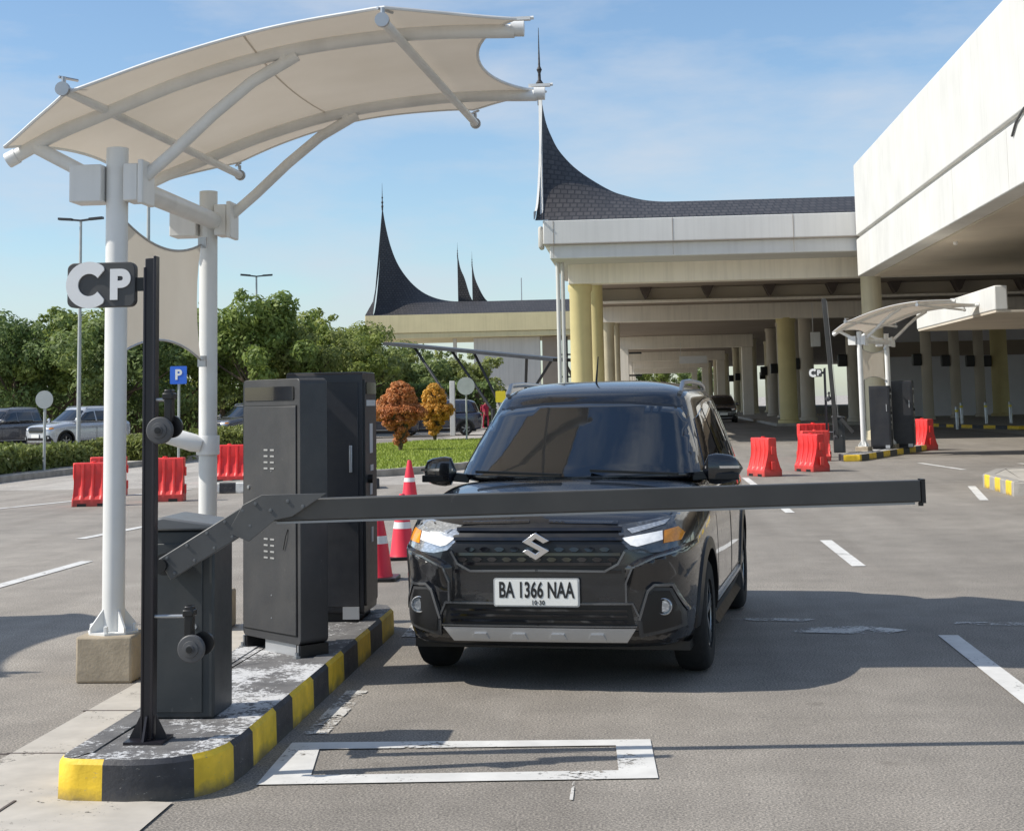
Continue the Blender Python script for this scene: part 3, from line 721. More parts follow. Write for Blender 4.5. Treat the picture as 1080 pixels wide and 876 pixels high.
# far island
fi = [(4.75, 38.4), (5.15, 38.45), (5.4, 39.0), (8.3, 46.0), (7.6, 46.4), (4.75, 39.4)]
kerb('kerb', fi, .16, .14, [.55, 1.2, 1.9, 2.6, 3.3, 4.0, 4.7, 5.4, 6.1, 6.8, 7.5], ['kerb_yellow', 'kerb_black'])
kerb('kerb', [(5.62, 24.8), (9, 23.4), (14, 24), (14, 33), (9, 31.0), (6.3, 29.2), (5.7, 27.4)], .22, .2, [.45*i for i in range(1, 90)], ['kerb_concrete', 'kerb_yellow'], top='concrete')

# ------------------------------------------------------------------ water-filled barriers, cones
def water_barrier(loc, rz, label, L=.80, s=1.):
    rt = root('water_barrier', loc, label, 'traffic barrier', 'red plastic water barriers', rz, s)
    prof = [(.24, 0), (.24, .14), (.20, .22), (.13, .46), (.115, .60), (.115, .84), (.10, .87)]
    prof = prof+[(-x, z) for x, z in reversed(prof)]
    # fluted along the length
    n = 36; vs = []; k = len(prof)
    for i in range(n+1):
        x = -L/2+L*i/n; ph = abs(math.sin(math.pi*4*i/n)); fl = .035*(ph > .55)
        endz = .02 if i in (0, n) else 0
        for j, (y, z) in enumerate(prof):
            f_ = fl if .16 < z < .7 else 0
            sgn = 1 if y > 0 else -1
            vs.append((x+(.03*math.copysign(1, -x) if (i in (0, n) and .2 < z < .5) else 0), y-sgn*f_-sgn*endz, z))
    fs = [(i*k+j, (i+1)*k+j, (i+1)*k+(j+1) % k, i*k+(j+1) % k) for i in range(n) for j in range(k)]+[tuple(range(k)), tuple(n*k+j for j in range(k-1, -1, -1))]
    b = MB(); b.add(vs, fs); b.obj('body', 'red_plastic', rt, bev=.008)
    b = MB()
    for x in (-.25, .25): b.box(L*x-.09, L*x+.09, -.245, .245, .0, .06)
    b.split('lift_slot', 'black_plastic', rt)
    b = MB(); b.lathe([(.05, 0), (.05, .025), (0, .03)], (0, 0, .87), 16); b.obj('filler_cap', 'red_plastic', rt)
    b = MB(); b.box(L/2, L/2+.03, -.05, .05, .15, .34); b.box(L/2, L/2+.03, -.05, .05, .5, .68); b.split('coupling', 'red_plastic', rt, bev=.01)
    return rt
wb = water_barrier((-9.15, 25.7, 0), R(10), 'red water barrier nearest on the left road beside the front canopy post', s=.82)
for (x, y, rz, lab, s) in [(-9.9, 28.6, R(12), 'red water barrier directly behind the nearest one left of the front canopy post', .82),
        (-8.25, 26.7, R(8), 'red water barrier right of the black sign post on the left road', .85),
        (-8.85, 33.2, R(5), 'red water barrier visible between rear canopy post and louvred ticket terminal', .9),
        (2.40, 32.2, R(-64), 'red water barrier nearest to the black car mirror on the right', .88),
        (3.53, 33.9, R(-62), 'red water barrier second from the car, left of the distant kerb nose', .90),
        (4.15, 39.0, R(10), 'red water barrier standing behind the others beside the raised boom', .85),
        (7.85, 45.4, R(-66), 'red water barrier right of the distant pay terminals', 1.0),
        (4.35, 41.2, R(10), 'red water barrier farthest back behind the raised boom base', 1.0)]:
    dup(wb, (x, y, 0), rz, lab, s)
# raise the rear pair's look
def cone(loc, label, s=1.):
    rt = root('traffic_cone', loc, label, 'traffic cone', 'red traffic cones', 0, s)
    b = MB(); b.prism(rrect(-.19, .19, -.19, .19, .04), lambda x, y: (x, y, 0), lambda x, y: (x, y, .035)); b.obj('base', 'black_plastic', rt, bev=.008)
    b = MB(); b.lathe([(.145, .035), (.135, .06), (.099, .33)], n=28); b.lathe([(.088, .40), (.035, .68), (.028, .70), (0, .70)], n=28); b.obj('cone_body', 'cone_red', rt)
    b = MB(); b.lathe([(.0995, .33), (.0885, .40)], n=28); b.obj('reflective_band', 'white_plastic', rt)
    return rt
cc = cone((-2.46, 14.4, 0), 'red traffic cone closest behind the labelled pay terminal')
dup(cc, (-2.52, 16.3, 0), .3, 'red traffic cone just left of the black car headlight', .95)
dup(cc, (-3.86, 25.8, 0), .8, 'red traffic cone behind the car mirror near the grass', .95)
kerb('kerb', [(-8.15, 28.7), (-6.4, 28.9), (-5.0, 29.6), (-5.2, 30.4), (-7.9, 29.6)], .2, .2, [.28*i for i in range(1, 40)], ['kerb_white', 'kerb_black'], top='concrete')
line([(-3.0, 13.5, -6.4, 28.2)], .35, mat='slab_pale', name='hatching_line')

# ------------------------------------------------------------------ the car
def smooth_grid(rows, closed_ends=True):
    """rows: list of closed loops (same length) -> faces"""
    n = len(rows[0]); vs = [p for r in rows for p in r]
    fs = [(i*n+j, i*n+(j+1) % n, (i+1)*n+(j+1) % n, (i+1)*n+j) for i in range(len(rows)-1) for j in range(n)]
    fs += [tuple(range(n-1, -1, -1)), tuple((len(rows)-1)*n+j for j in range(n))]
    return vs, fs
def lower_loop(y, zc, ze, wt, wm, zb):
    half = [(0, zc), (wt*.45, zc-(zc-ze)*.12), (wt*.82, zc-(zc-ze)*.5), (wt, ze), (wm-.012, ze-.10), (wm, (ze+zb)*.5+.08), (wm-.004, zb+.20), (wm-.03, zb+.04), (wm-.12, zb)]
    r = half+[(0, zb)]
    return [(x, y, z) for x, z in r]+[(-x, y, z) for x, z in reversed(half[1:])]
def cabin_loop(t, base, top):
    pass
def bvh_of(obs):
    dg = bpy.context.evaluated_depsgraph_get(); vs = []; fs = []
    bpy.context.view_layer.update()
    dg = bpy.context.evaluated_depsgraph_get()
    for o in obs:
        e = o.evaluated_get(dg); me = e.to_mesh(); k = len(vs)
        vs += [v.co.copy() for v in me.vertices]; fs += [tuple(i+k for i in p.vertices) for p in me.polygons]; e.to_mesh_clear()
    return BVHTree.FromPolygons(vs, fs)
def inside(p, poly):
    x, y = p; c = False; n = len(poly)
    for i in range(n):
        x0, y0 = poly[i]; x1, y1 = poly[i-1]
        if (y0 > y) != (y1 > y) and x < (x1-x0)*(y-y0)/(y1-y0)+x0: c = not c
    return c
def dens(poly, step):
    out = []
    for i in range(len(poly)):
        a, b2 = Vector(poly[i]), Vector(poly[(i+1) % len(poly)]); n = max(1, int((b2-a).length/step))
        for k in range(n): out.append(tuple(a.lerp(b2, k/n)))
    return out
def patch(bvh, poly, direction, t, step=.04, depth=None, sign=1):
    """project a flat outline on the car's skin; returns an MB whose outer face stands t proud"""
    pl = dens(poly, step); xs = [p[0] for p in pl]; ys = [p[1] for p in pl]
    pts = [Vector(p) for p in pl]; x = min(xs)+step*.5
    while x < max(xs):
        y = min(ys)+step*.5
        while y < max(ys):
            if inside((x, y), pl) and min((Vector((x, y))-p).length for p in pts[:len(pl)]) > step*.4: pts.append(Vector((x, y)))
            y += step
        x += step
    nb = len(pl); edges = [(i, (i+1) % nb) for i in range(nb)]
    res = delaunay_2d_cdt(pts, edges, [], 1, 1e-6); v2, fs = res[0], res[2]
    def cast(p):
        if direction == 'front': o, d = Vector((p[0], -1.5, p[1])), Vector((0, 1, 0))
        elif direction == 'rear': o, d = Vector((p[0], 6.5, p[1])), Vector((0, -1, 0))
        elif direction == 'side': o, d = Vector((2.*sign, p[0], p[1])), Vector((-sign, 0, 0))
        else: o, d = Vector((p[0], p[1], 3)), Vector((0, 0, -1))
        h, nrm, _, _ = bvh.ray_cast(o, d)
        return h, nrm, d
    vs = []; dn = []; last = None
    for p in v2:
        h, nrm, d = cast(p)
        if h is None:
            h = last if last is not None else Vector((p[0], 0, p[1])) if direction == 'front' else Vector((.8*sign, p[0], p[1]))
            if direction == 'front': h = Vector((p[0], h.y, p[1]))
            elif direction == 'side': h = Vector((h.x, p[0], p[1]))
        last = h; vs.append(h-d*(t(p[0], p[1]) if callable(t) else t)); dn.append(h+d*.012)
    b = MB(); n = len(vs); b.add(vs+dn, [tuple(f) for f in fs], 0, True)
    cnt = {}
    for f in fs:
        for i in range(len(f)):
            e = (f[i], f[(i+1) % len(f)]); cnt[frozenset(e)] = cnt.get(frozenset(e), 0)+1
    o = 0
    for f in fs:
        for i in range(len(f)):
            a, c = f[i], f[(i+1) % len(f)]
            if cnt[frozenset((a, c))] == 1: b.f.append((a, c, c+n, a+n)); b.m.append(0); b.sm.append(False)
    return b
def mirror(poly): return [(-x, y) for x, y in reversed(poly)]

def make_car(loc, rz, body_mat, label, group=None, hero=False, s=1.):
    rt = root('car', loc, label, 'car', group, rz, s)
    # local: nose at y=0, rear at y=4.45, x across, z up
    st = [(.015, .80, .76, .46, .50, .34), (.05, .88, .83, .60, .67, .27), (.13, .955, .90, .69, .775, .23), (.28, 1.005, .955, .735, .83, .215), (.50, 1.045, 1.0, .76, .862, .21), (.85, 1.085, 1.035, .785, .878, .20),
          (1.20, 1.125, 1.075, .80, .882, .20), (1.6, 1.09, 1.05, .81, .882, .20), (2.2, 1.09, 1.06, .815, .884, .20), (2.9, 1.10, 1.07, .815, .884, .20), (3.5, 1.12, 1.09, .81, .882, .21),
          (4.0, 1.12, 1.10, .79, .868, .23), (4.28, 1.11, 1.08, .75, .82, .27), (4.42, 1.02, .98, .66, .72, .33)]
    vs, fs = smooth_grid([lower_loop(*a) for a in st]); b = MB(); b.add(vs, fs, 0, True)
    body = b.obj('body', body_mat, rt, sub=2)
    # wheel housings cut out
    cut = MB()
    for yc in (.86, 3.60):
        for sx in (-1, 1): cut.lathe([(0, 0), (.385, 0), (.385, .45), (0, .45)], (sx*.60 if sx > 0 else -.60-.45, yc, .335), 40, axis='x', smooth=False)
    co = cut.obj('cut', 'black_plastic', rt)
    md = body.modifiers.new('cut', 'BOOLEAN'); md.operation = 'DIFFERENCE'; md.object = co; md.solver = 'EXACT'
    bpy.context.view_layer.update()
    dg = bpy.context.evaluated_depsgraph_get()
    # shell before the cut serves the projections
    md.show_viewport = False; bpy.context.view_layer.update(); shell = bvh_of([body]); md.show_viewport = True
    bpy.context.view_layer.update(); dg = bpy.context.evaluated_depsgraph_get()
    me = bpy.data.meshes.new_from_object(body.evaluated_get(dg)); body.modifiers.clear(); body.data = me
    bpy.data.objects.remove(co)
    for p in me.polygons: p.use_smooth = True
    # cabin
    def cl(f):  # f 0..1 bottom to top
        zb, zt = 1.04, 1.57
        z = zb+(zt-zb)*f; hw = .838+(.668-.838)*f**1.1
        yf = 1.02+(1.80-1.02)*f; yr = 4.30+(4.06-4.30)*f
        pts = []
        nx = 8
        for i in range(nx+1):  # front edge, curved in plan
            u = -1+2*i/nx; pts.append((u*hw, yf+.30*abs(u)**2.6*(1-.35*f), z))
        ny = 8
        for i in range(1, ny): 
            t = i/ny; yy = yf+.30*(1-.35*f)+(yr-.14-yf-.30*(1-.35*f))*t; pts.append((hw+.022*math.sin(math.pi*t), yy, z))
        for i in range(nx+1):
            u = 1-2*i/nx; pts.append((u*hw*(.97), yr-.16*abs(u)**2.5, z))
        for i in range(1, ny):
            t = 1-i/ny; yy = yf+.30*(1-.35*f)+(yr-.14-yf-.30*(1-.35*f))*t; pts.append((-hw-.022*math.sin(math.pi*t), yy, z))
        return pts
    rows = [cl(f) for f in (0, .2, .4, .6, .8, .93, 1.0)]
    def shrink(r, kx, ky, dz):
        cy_ = 3.0; return [(x*kx, cy_+(y-cy_)*ky, z+dz) for x, y, z in r]
    r0_ = rows[-1]; rows += [shrink(r0_, .975, .965, .040), shrink(r0_, .92, .91, .080), shrink(r0_, .80, .80, .118), shrink(r0_, .55, .6, .150), shrink(r0_, .25, .35, .163)]
    vs, fs = smooth_grid(rows); b = MB(); b.add(vs, fs, 0, True)
    cab = b.obj('roof', body_mat, rt, sub=2)
    bpy.context.view_layer.update(); dg = bpy.context.evaluated_depsgraph_get()
    me = bpy.data.meshes.new_from_object(cab.evaluated_get(dg)); cab.modifiers.clear(); cab.data = me
    for p in me.polygons: p.use_smooth = True
    cb = bvh_of([cab])
    # glazing
    b = patch(cb, [(-.79, 1.13), (-.715, 1.33), (-.645, 1.49), (-.61, 1.535), (-.30, 1.563), (0, 1.57), (.30, 1.563), (.61, 1.535), (.645, 1.49), (.715, 1.33), (.79, 1.13), (.4, 1.125), (0, 1.12), (-.4, 1.125)], 'front', .005, .05)
    ws = b.obj('windscreen', 'screen_glass', rt)
    b = patch(cb, [(-.815, 1.095), (-.735, 1.33), (-.664, 1.50), (-.622, 1.553), (-.30, 1.582), (0, 1.59), (.30, 1.582), (.622, 1.553), (.664, 1.50), (.735, 1.33), (.815, 1.095), (.4, 1.09), (0, 1.085), (-.4, 1.09)], 'front', .0018, .06)
    b.obj('windscreen_seal', 'black_plastic', rt)
    if hero:
        b = MB()
        for (x0, x1) in ((-.05, -.62), (.68, .12)):
            b.bar((x0, 1.06, 1.135), (x1, 1.16, 1.155), .025, .016)
        b.split('wiper', 'black_plastic', ws)
    side_w = [[(1.50, 1.11), (1.93, 1.46), (2.38, 1.52), (2.40, 1.11)], [(2.46, 1.11), (2.44, 1.525), (3.28, 1.52), (3.33, 1.11)], [(3.40, 1.12), (3.36, 1.51), (3.80, 1.47), (4.02, 1.15)]]
    for sg in (1, -1):
        for w in side_w:
            b = patch(cb, w, 'side', .006, .08, sign=sg); b.obj('window', 'tint_glass', rt)
    b = patch(cb, [(-.62, 1.18), (-.55, 1.50), (.55, 1.50), (.62, 1.18)], 'rear', .005, .08); b.obj('rear_window', 'tint_glass', rt)
    # roof rails
    for sg in (1, -1):
        b = MB(); b.tube([(sg*.60, 2.05, 1.635), (sg*.605, 2.18, 1.705), (sg*.61, 2.6, 1.715), (sg*.60, 3.4, 1.705), (sg*.59, 3.75, 1.68), (sg*.58, 3.85, 1.62)], .017, 8); b.obj('roof_rail', 'silver', rt)
    # wheels
    for yc in (.86, 3.60):
        for sx in (-1, 1):
            b = MB(); x0 = sx*.775
            pr = [(.20, -.095), (.285, -.10), (.312, -.085), (.325, -.055), (.328, 0), (.325, .055), (.312, .085), (.285, .10), (.20, .095), (.20, -.095)]
            b.lathe(pr, (x0, yc, .328), 40, axis='x'); ty = b.obj('wheel', 'tyre', rt)
            b = MB(); xo = x0+sx*.075
            b.lathe([(.215, 0), (.205, sx*.012), (.195, -sx*.0)], (xo, yc, .328), 36, axis='x'); b.lathe([(.0, sx*.0), (.05, sx*.0), (.055, -sx*.03)], (xo, yc, .328), 20, axis='x')
            for k in range(5):
                a = 2*math.pi*k/5+.3
                for da in (-.11, .11):
                    b.bar((xo-sx*.01, yc+math.cos(a)*.03, .328+math.sin(a)*.03), (xo, yc+math.cos(a+da)*.205, .328+math.sin(a+da)*.205), .028, .022, up=(1, 0, 0))
            b.obj('rim', 'rim', ty)
            b = MB(); b.lathe([(.0, 0), (.2, 0)], (x0-sx*.02, yc, .328), 24, axis='x'); b.obj('brake', 'black_plastic', ty)
            # arch cladding
            b = MB(); n = 26; ps = []
            for i in range(n+1):
                a = R(-4+188*i/n); ps.append((math.cos(a), math.sin(a)))
            for i in range(n):
                (c0, s0), (c1, s1) = ps[i], ps[i+1]; q = []
                for (c, s_) in ((c0, s0), (c1, s1)):
                    for rr, xx in ((.372, .898), (.44, .893), (.45, .870)):
                        hh = shell.ray_cast(Vector((2.*sx, yc+rr*c, .335+rr*s_)), Vector((-sx, 0, 0)))[0]
                        q.append(((hh.x if hh else sx*.86)+sx*(xx-.882), yc+rr*c, .335+rr*s_))
                b.add(q, [(0, 1, 4, 3), (1, 2, 5, 4)], 0, True)
                q2 = [q[0], q[3], (sx*.78, q[3][1], q[3][2]), (sx*.78, q[0][1], q[0][2])]
                b.add(q2, [(0, 1, 2, 3)], 0, True)
            b.obj('arch_cladding', 'black_plastic', rt)
    b = MB()
    for yc in (.86, 3.6): b.box(-.76, .76, yc-.37, yc+.37, .28, .70)
    b.box(-.8, .8, .35, 4.1, .19, .24); b.obj('underbody', 'black_plastic', rt)
    # sills and doors
    for sg in (1, -1):
        b = patch(shell, [(1.27, .20), (1.27, .33), (3.18, .33), (3.18, .20)], 'side', .012, .1, sign=sg); b.obj('sill', 'black_plastic', rt)
        b = patch(shell, [(1.32, .345), (1.32, .375), (3.14, .375), (3.14, .345)], 'side', .014, .1, sign=sg); b.obj('sill_trim', 'silver', rt)
        for y0, y1 in ((1.42, 2.40), (2.44, 3.30)):
            ln = MB()
            for (a, c) in (((y0, .40), (y0, 1.04)), ((y1, .40), (y1, 1.05)), ((y0, .40), (y1, .40))):
                w = .006
                pl = [(a[0]-w, a[1]), (a[0]+w, a[1]), (c[0]+w, c[1]), (c[0]-w, c[1])] if a[0] == c[0] else [(a[0], a[1]-w), (c[0], c[1]-w), (c[0], c[1]+w), (a[0], a[1]+w)]
                q = patch(shell, pl, 'side', .0015, .09, sign=sg); ln.add(q.v, q.f)
            d = ln.obj('door', 'black_plastic', rt)
            b = patch(shell, [(y1-.26, .90), (y1-.26, .925), (y1-.08, .925), (y1-.08, .90)], 'side', .028, .05, sign=sg); b.obj('handle', body_mat if not hero else 'chrome', d)
        # mirror
        b = MB(); c = Vector((sg*.925, 1.40, 1.15)); nx = 10; rws = []
        for i in range(7):
            t = -1+2*i/6; k = math.sqrt(max(0, 1-(abs(t)**3.2)))*.98+.02
            loop = []
            for j in range(14):
                a = 2*math.pi*j/14; ca, sa = math.cos(a), math.sin(a)
                loop.append((c.x+sg*t*.125, c.y+.062*k*math.copysign(abs(ca)**.7, ca)+.04*t, c.z+(.094-.016*t)*k*math.copysign(abs(sa)**.65, sa)))
            rws.append(loop)
        vs, fs = smooth_grid(rws); b.add(vs, fs, 0, True); mr = b.obj('mirror', body_mat, rt)
        b = MB(); b.bar((sg*.74, 1.46, 1.10), (sg*.87, 1.43, 1.115), .11, .055); b.obj('mirror_arm', 'black_plastic', mr, bev=.006)
        b = MB(); b.box(min(sg*.82, sg*1.035), max(sg*.82, sg*1.035), 1.335, 1.345, 1.155, 1.170); b.obj('indicator', 'chrome', mr)
        b = MB(); b.bar((sg*.84, 1.342, 1.105), (sg*1.03, 1.352, 1.105), .03, .045); b.obj('mirror_base', 'black_plastic', mr, bev=.006)
    # nose features
    for sg in (1, -1):
        mf = (lambda p: p) if sg > 0 else mirror
        b = patch(shell, mf([(.45, .905), (.60, .925), (.76, .95), (.83, .93), (.835, .80), (.74, .765), (.60, .755), (.52, .77), (.46, .83)]), 'front', .004, .03)
        hl = b.obj('headlight', 'lamp_dark' if hero and sg > 0 else 'lens', rt)  # hero lamps differ: reflection by viewing angle is put into the colour
        b = patch(shell, mf([(.50, .885), (.72, .93), (.70, .905), (.53, .862)]), 'front', .009, .03); b.obj('reflector', 'lens', hl)
        b = patch(shell, mf([(.475, .838), (.69, .872), (.695, .825), (.56, .792), (.525, .80)]), 'front', .011, .025); b.obj('running_light', 'drl', hl)
        b = patch(shell, mf([(.70, .872), (.765, .885), (.80, .85), (.785, .815), (.70, .806)]), 'front', .011, .02); b.obj('indicator', 'amber', hl)
        # fog lamp pod
        b = patch(shell, mf([(.60, .545), (.635, .57), (.74, .565), (.80, .42), (.80, .345), (.56, .30), (.555, .42)]), 'front', .014, .03); fo = b.obj('fog_lamp_housing', 'kiosk_paint', rt)
        b = patch(shell, mf([(.618, .535), (.645, .555), (.728, .55), (.782, .42), (.782, .36), (.585, .325), (.578, .42)]), 'front', .020, .03); b.obj('fog_lamp_recess', 'black_plastic', fo)
        h, _, _, _ = shell.ray_cast(Vector((sg*.70, -1.5, .47)), Vector((0, 1, 0))); yf = h.y if h else .2
        b = MB(); b.lathe([(.0, -.030), (.030, -.028), (.036, -.02), (.042, -.034), (.046, -.030), (.046, .03)], (sg*.695, yf, .468), 24, axis='y'); b.obj('fog_lamp', 'lens', fo)
        if hero:
            def tc_(x, z):
                x = abs(x); top = .66+(x-.5)*.30; k = max(0, min(1, (top+.02-z)/.14)); e_ = max(0, min(1, (x-.49)/.06))
                return .004+.050*(1-k)*e_*max(0, min(1, (top+.045-z)/.03))
            b = patch(shell, mf([(.49, .50), (.49, .68), (.56, .725), (.70, .765), (.85, .80), (.862, .70), (.80, .60), (.64, .585), (.56, .54)]), 'front', tc_, .018); b.obj('bumper_crease', body_mat, rt)
    if hero:
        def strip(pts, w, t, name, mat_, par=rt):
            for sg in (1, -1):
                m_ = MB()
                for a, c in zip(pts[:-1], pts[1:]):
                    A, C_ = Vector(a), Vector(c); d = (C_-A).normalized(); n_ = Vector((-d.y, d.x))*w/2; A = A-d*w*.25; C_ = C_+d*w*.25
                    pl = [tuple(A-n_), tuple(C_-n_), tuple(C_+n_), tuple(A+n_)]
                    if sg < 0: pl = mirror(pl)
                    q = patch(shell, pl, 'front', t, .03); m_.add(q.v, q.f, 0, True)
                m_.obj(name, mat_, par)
        strip([(-.005, .664), (.38, .660), (.455, .70), (.492, .765)], .012, .022, 'grille_highlight', 'gloss_highlight')  # this and the next four strips: nose highlights put into colour, no separate trim
        strip([(.50, .50), (.50, .60), (.535, .68), (.66, .735), (.83, .775)], .010, .050, 'bumper_highlight', 'gloss_highlight')
        strip([(.565, .40), (.615, .555), (.65, .585), (.745, .58), (.815, .43)], .013, .024, 'fog_lamp_highlight', 'gloss_highlight')
        strip([(-.005, .482), (.53, .485), (.56, .42)], .010, .016, 'intake_highlight', 'gloss_highlight')
        strip([(-.005, .362), (.55, .362)], .008, .026, 'lip_highlight', 'gloss_highlight')
        strip([(.06, .925), (.44, .918)], .016, .010, 'bonnet_edge', body_mat)
    b = patch(shell, [(-.475, .895), (-.3, .912), (0, .918), (.3, .912), (.475, .895), (.50, .80), (.46, .71), (.38, .665), (-.38, .665), (-.46, .71), (-.50, .80)], 'front', .004, .04); gr = b.obj('grille', 'black_plastic', rt)
    b = MB()
    for z, w in ((.885, .47), (.835, .48), (.752, .47), (.70, .42)):
        q = patch(shell, [(-w, z-.008), (w, z-.008), (w, z+.008), (-w, z+.008)], 'front', .018, .04); b.add(q.v, q.f)
    # honeycomb studs in the lower rows
    for r_, zz in enumerate((.725, .78)):
        for i in range(-5, 6):
            x = i*.085+(.042 if r_ else 0)
            if abs(x) > .43: continue
            q = patch(shell, [(x-.03, zz), (x-.012, zz-.014), (x+.012, zz-.014), (x+.03, zz), (x+.012, zz+.010), (x-.012, zz+.010)], 'front', .015, .03); b.add(q.v, q.f)
    b.obj('grille_bar', 'screen', gr)
    b = patch(shell, [(-.47, .650), (-.47, .668), (.47, .668), (.47, .650)], 'front', .016, .04); b.obj('grille_trim', 'silver' if not hero else 'screen', gr)
    b = patch(shell, [(-.52, .475), (-.54, .36), (.54, .36), (.52, .475)], 'front', .005, .04); lg = b.obj('lower_grille', 'black_plastic', rt)
    b = MB()
    for z in (.388, .418, .448):
        q = patch(shell, [(-.50, z-.006), (.50, z-.006), (.50, z+.006), (-.50, z+.006)], 'front', .014, .05); b.add(q.v, q.f)
    b.obj('grille_bar', 'screen', lg)
    b = patch(shell, [(-.80, .335), (-.82, .30), (-.76, .245), (.76, .245), (.82, .30), (.80, .335)], 'front', .008, .05); b.obj('bumper_lip', 'black_plastic', rt)
    b = patch(shell, [(-.545, .352), (-.49, .272), (.49, .272), (.545, .352)], 'front', .022, .05); sk = b.obj('skid_plate', 'silver', rt)
    b = MB()
    for x in (-.33, -.11, .11, .33):
        q = patch(shell, [(x-.05, .286), (x+.05, .286), (x+.035, .318), (x-.035, .318)], 'front', .030, .03); b.add(q.v, q.f)
    b.split('skid_rib', 'silver', sk)
    # plate
    h, _, _, _ = shell.ray_cast(Vector((.0, -1.5, .60)), Vector((0, 1, 0))); yp = h.y-.035
    b = MB(); b.prism(rrect(-.242, .242, .470, .624, .012), lambda x, z: (x, yp, z), lambda x, z: (x, yp+.02, z)); pf = b.obj('number_plate', 'silver', rt)
    b = MB(); b.prism(rrect(-.233, .233, .478, .616, .008), lambda x, z: (x, yp-.004, z), lambda x, z: (x, yp, z)); b.obj('plate_face', 'plate_white', pf)
    if hero:
        text_obj('plate_text', 'BA 1366 NAA', .118, 'plate_ink', pf, (0, yp-.005, .557), (R(90), 0, 0), sx=.60, bold=.0030, extrude=.001, spacing=1.02)
        text_obj('plate_text', '10·30', .034, 'plate_ink', pf, (.01, yp-.005, .492), (R(90), 0, 0), sx=.9, bold=.0006, extrude=.001, spacing=1.1)
        # S emblem
        S_ = [(0, .66), (.5, 1), (1, .70), (.78, .60), (.5, .78), (.37, .68), (1.0, .34), (.5, 0), (0, .30), (.22, .40), (.5, .22), (.63, .32)]
        h, _, _, _ = shell.ray_cast(Vector((.0, -1.5, .80)), Vector((0, 1, 0))); yl = h.y-.03
        b = MB(); b.prism([((x-.5)*.155, .722+z*.15) for x, z in S_], lambda x, z: (x, yl-.012, z+.0), lambda x, z: (x, yl+.035, z)); b.obj('emblem', 'chrome', rt, bev=.003)
        # bonnet shut line + antenna
        b = MB()
        for sg in (1, -1):
            pts = [(sg*.70, .20), (sg*.735, .40), (sg*.75, .8), (sg*.755, 1.15)]; w = .004
            for a, c in zip(pts[:-1], pts[1:]):
                q = patch(shell, [(a[0]-w, a[1]), (a[0]+w, a[1]), (c[0]+w, c[1]), (c[0]-w, c[1])], 'top', .0012, .08); b.add(q.v, q.f)
        b.obj('bonnet', 'black_plastic', rt)
        b = MB(); b.tube([(-.02, 2.3, 1.70), (-.02, 2.42, 1.90)], [.008, .004], 8); b.lathe([(.022, 0), (.018, .02), (0, .025)], (-.02, 2.3, 1.695), 12); b.obj('aerial', 'black_plastic', rt)
    # rear lamps
    for sg in (1, -1):
        mf = (lambda p: p) if sg > 0 else mirror
        b = patch(shell, mf([(.45, .90), (.70, .92), (.72, 1.03), (.5, 1.0)]), 'rear', .006, .05); b.obj('tail_light', 'cone_red', rt)
    b = patch(shell, [(-.24, .72), (.24, .72), (.24, .84), (-.24, .84)], 'rear', .01, .08); b.obj('rear_plate', 'plate_white', rt)
    return rt
car_rz = -math.atan2(.134, .991)
make_car((-.614, 8.81, 0), car_rz, 'car_black', 'shiny black SUV waiting behind the lowered boom', hero=True)
g = 'cars parked behind the hedge'
cs = make_car((-24.6, 62.2, 0), R(-30), 'car_silver', 'silver car parked beyond the hedge left of the front canopy post', g)
cdk = make_car((-27.9, 62.6, 0), R(-20), 'car_grey', 'dark grey car parked left of the silver car at the photo edge', g)
dup(cdk, (-19.6, 70.5, 0), R(-30), 'dark grey car parked under the trees behind the front canopy post')
cw = make_car((-17.2, 71, 0), R(-60), 'car_white', 'white car parked behind the black sign post', g)
cnv = make_car((-14.9, 73, 0), R(-80), 'car_navy', 'navy car parked behind the rear canopy post', g)
dup(cnv, (-12.2, 76, 0), R(-85), 'navy car parked far back beside the louvred ticket terminal')
fcar = dup(cdk, (4.95, 98, 0), R(0), 'dark car driving towards the gates far inside the colonnade', 1.0, 'cars under the colonnade')
dup(cw, (-1.0, 150, 0), 0, 'white car tiny in the distance at the end of the colonnade', 1., 'cars under the colonnade')

# ------------------------------------------------------------------ terminal with horned roof
def gonjong(name, pr, x0, xr, yf, yb, ze, ridge, mat='roof_tiles', mirror_end=False):
    """roof: eave at ze, ridge polyline (x,z) in plane (yf+yb)/2"""
    ym = (yf+yb)/2; b = MB(); n = len(ridge); rows = 12
    def surf(y_e):
        vs = []
        for (x, z) in ridge:
            for k in range(rows+1):
                t = k/rows; zz = ze+(z-ze)*(t**(1.0+.9*max(0, min(1, (z-ze-1.5)/4)))); xx = x+(0 if x > ridge[0][0]+.4 else 0)
                vs.append((xx if t > .0 else xx, y_e+(ym-y_e)*t, zz))
        return vs, [(i*(rows+1)+k, (i+1)*(rows+1)+k, (i+1)*(rows+1)+k+1, i*(rows+1)+k+1) for i in range(n-1) for k in range(rows)]
    for ye in (yf, yb):
        vs, fs = surf(ye); b.add(vs, fs, 0, False)
    return b.obj(name, mat, pr, clean=False)
def spire(pr, x, y, z, s=1.):
    b = MB(); b.lathe([(.10*s, -.2), (.11*s, .1*s), (.16*s, .25*s), (.09*s, .4*s), (.08*s, .6*s), (.17*s, .75*s), (.07*s, .9*s), (.06*s, 1.2*s), (.12*s, 1.35*s), (.05*s, 1.5*s), (.03*s, 2.2*s), (.012*s, 3.2*s), (0, 3.25*s)], (x, y, z), 12)
    return b.obj('spire', 'roof_tiles', pr)
def interp(pts, n):
    out = []
    for (x0, z0), (x1, z1) in zip(pts[:-1], pts[1:]):
        for i in range(n): t = i/n; out.append((x0+(x1-x0)*t, z0+(z1-z0)*t))
    out.append(pts[-1]); return out
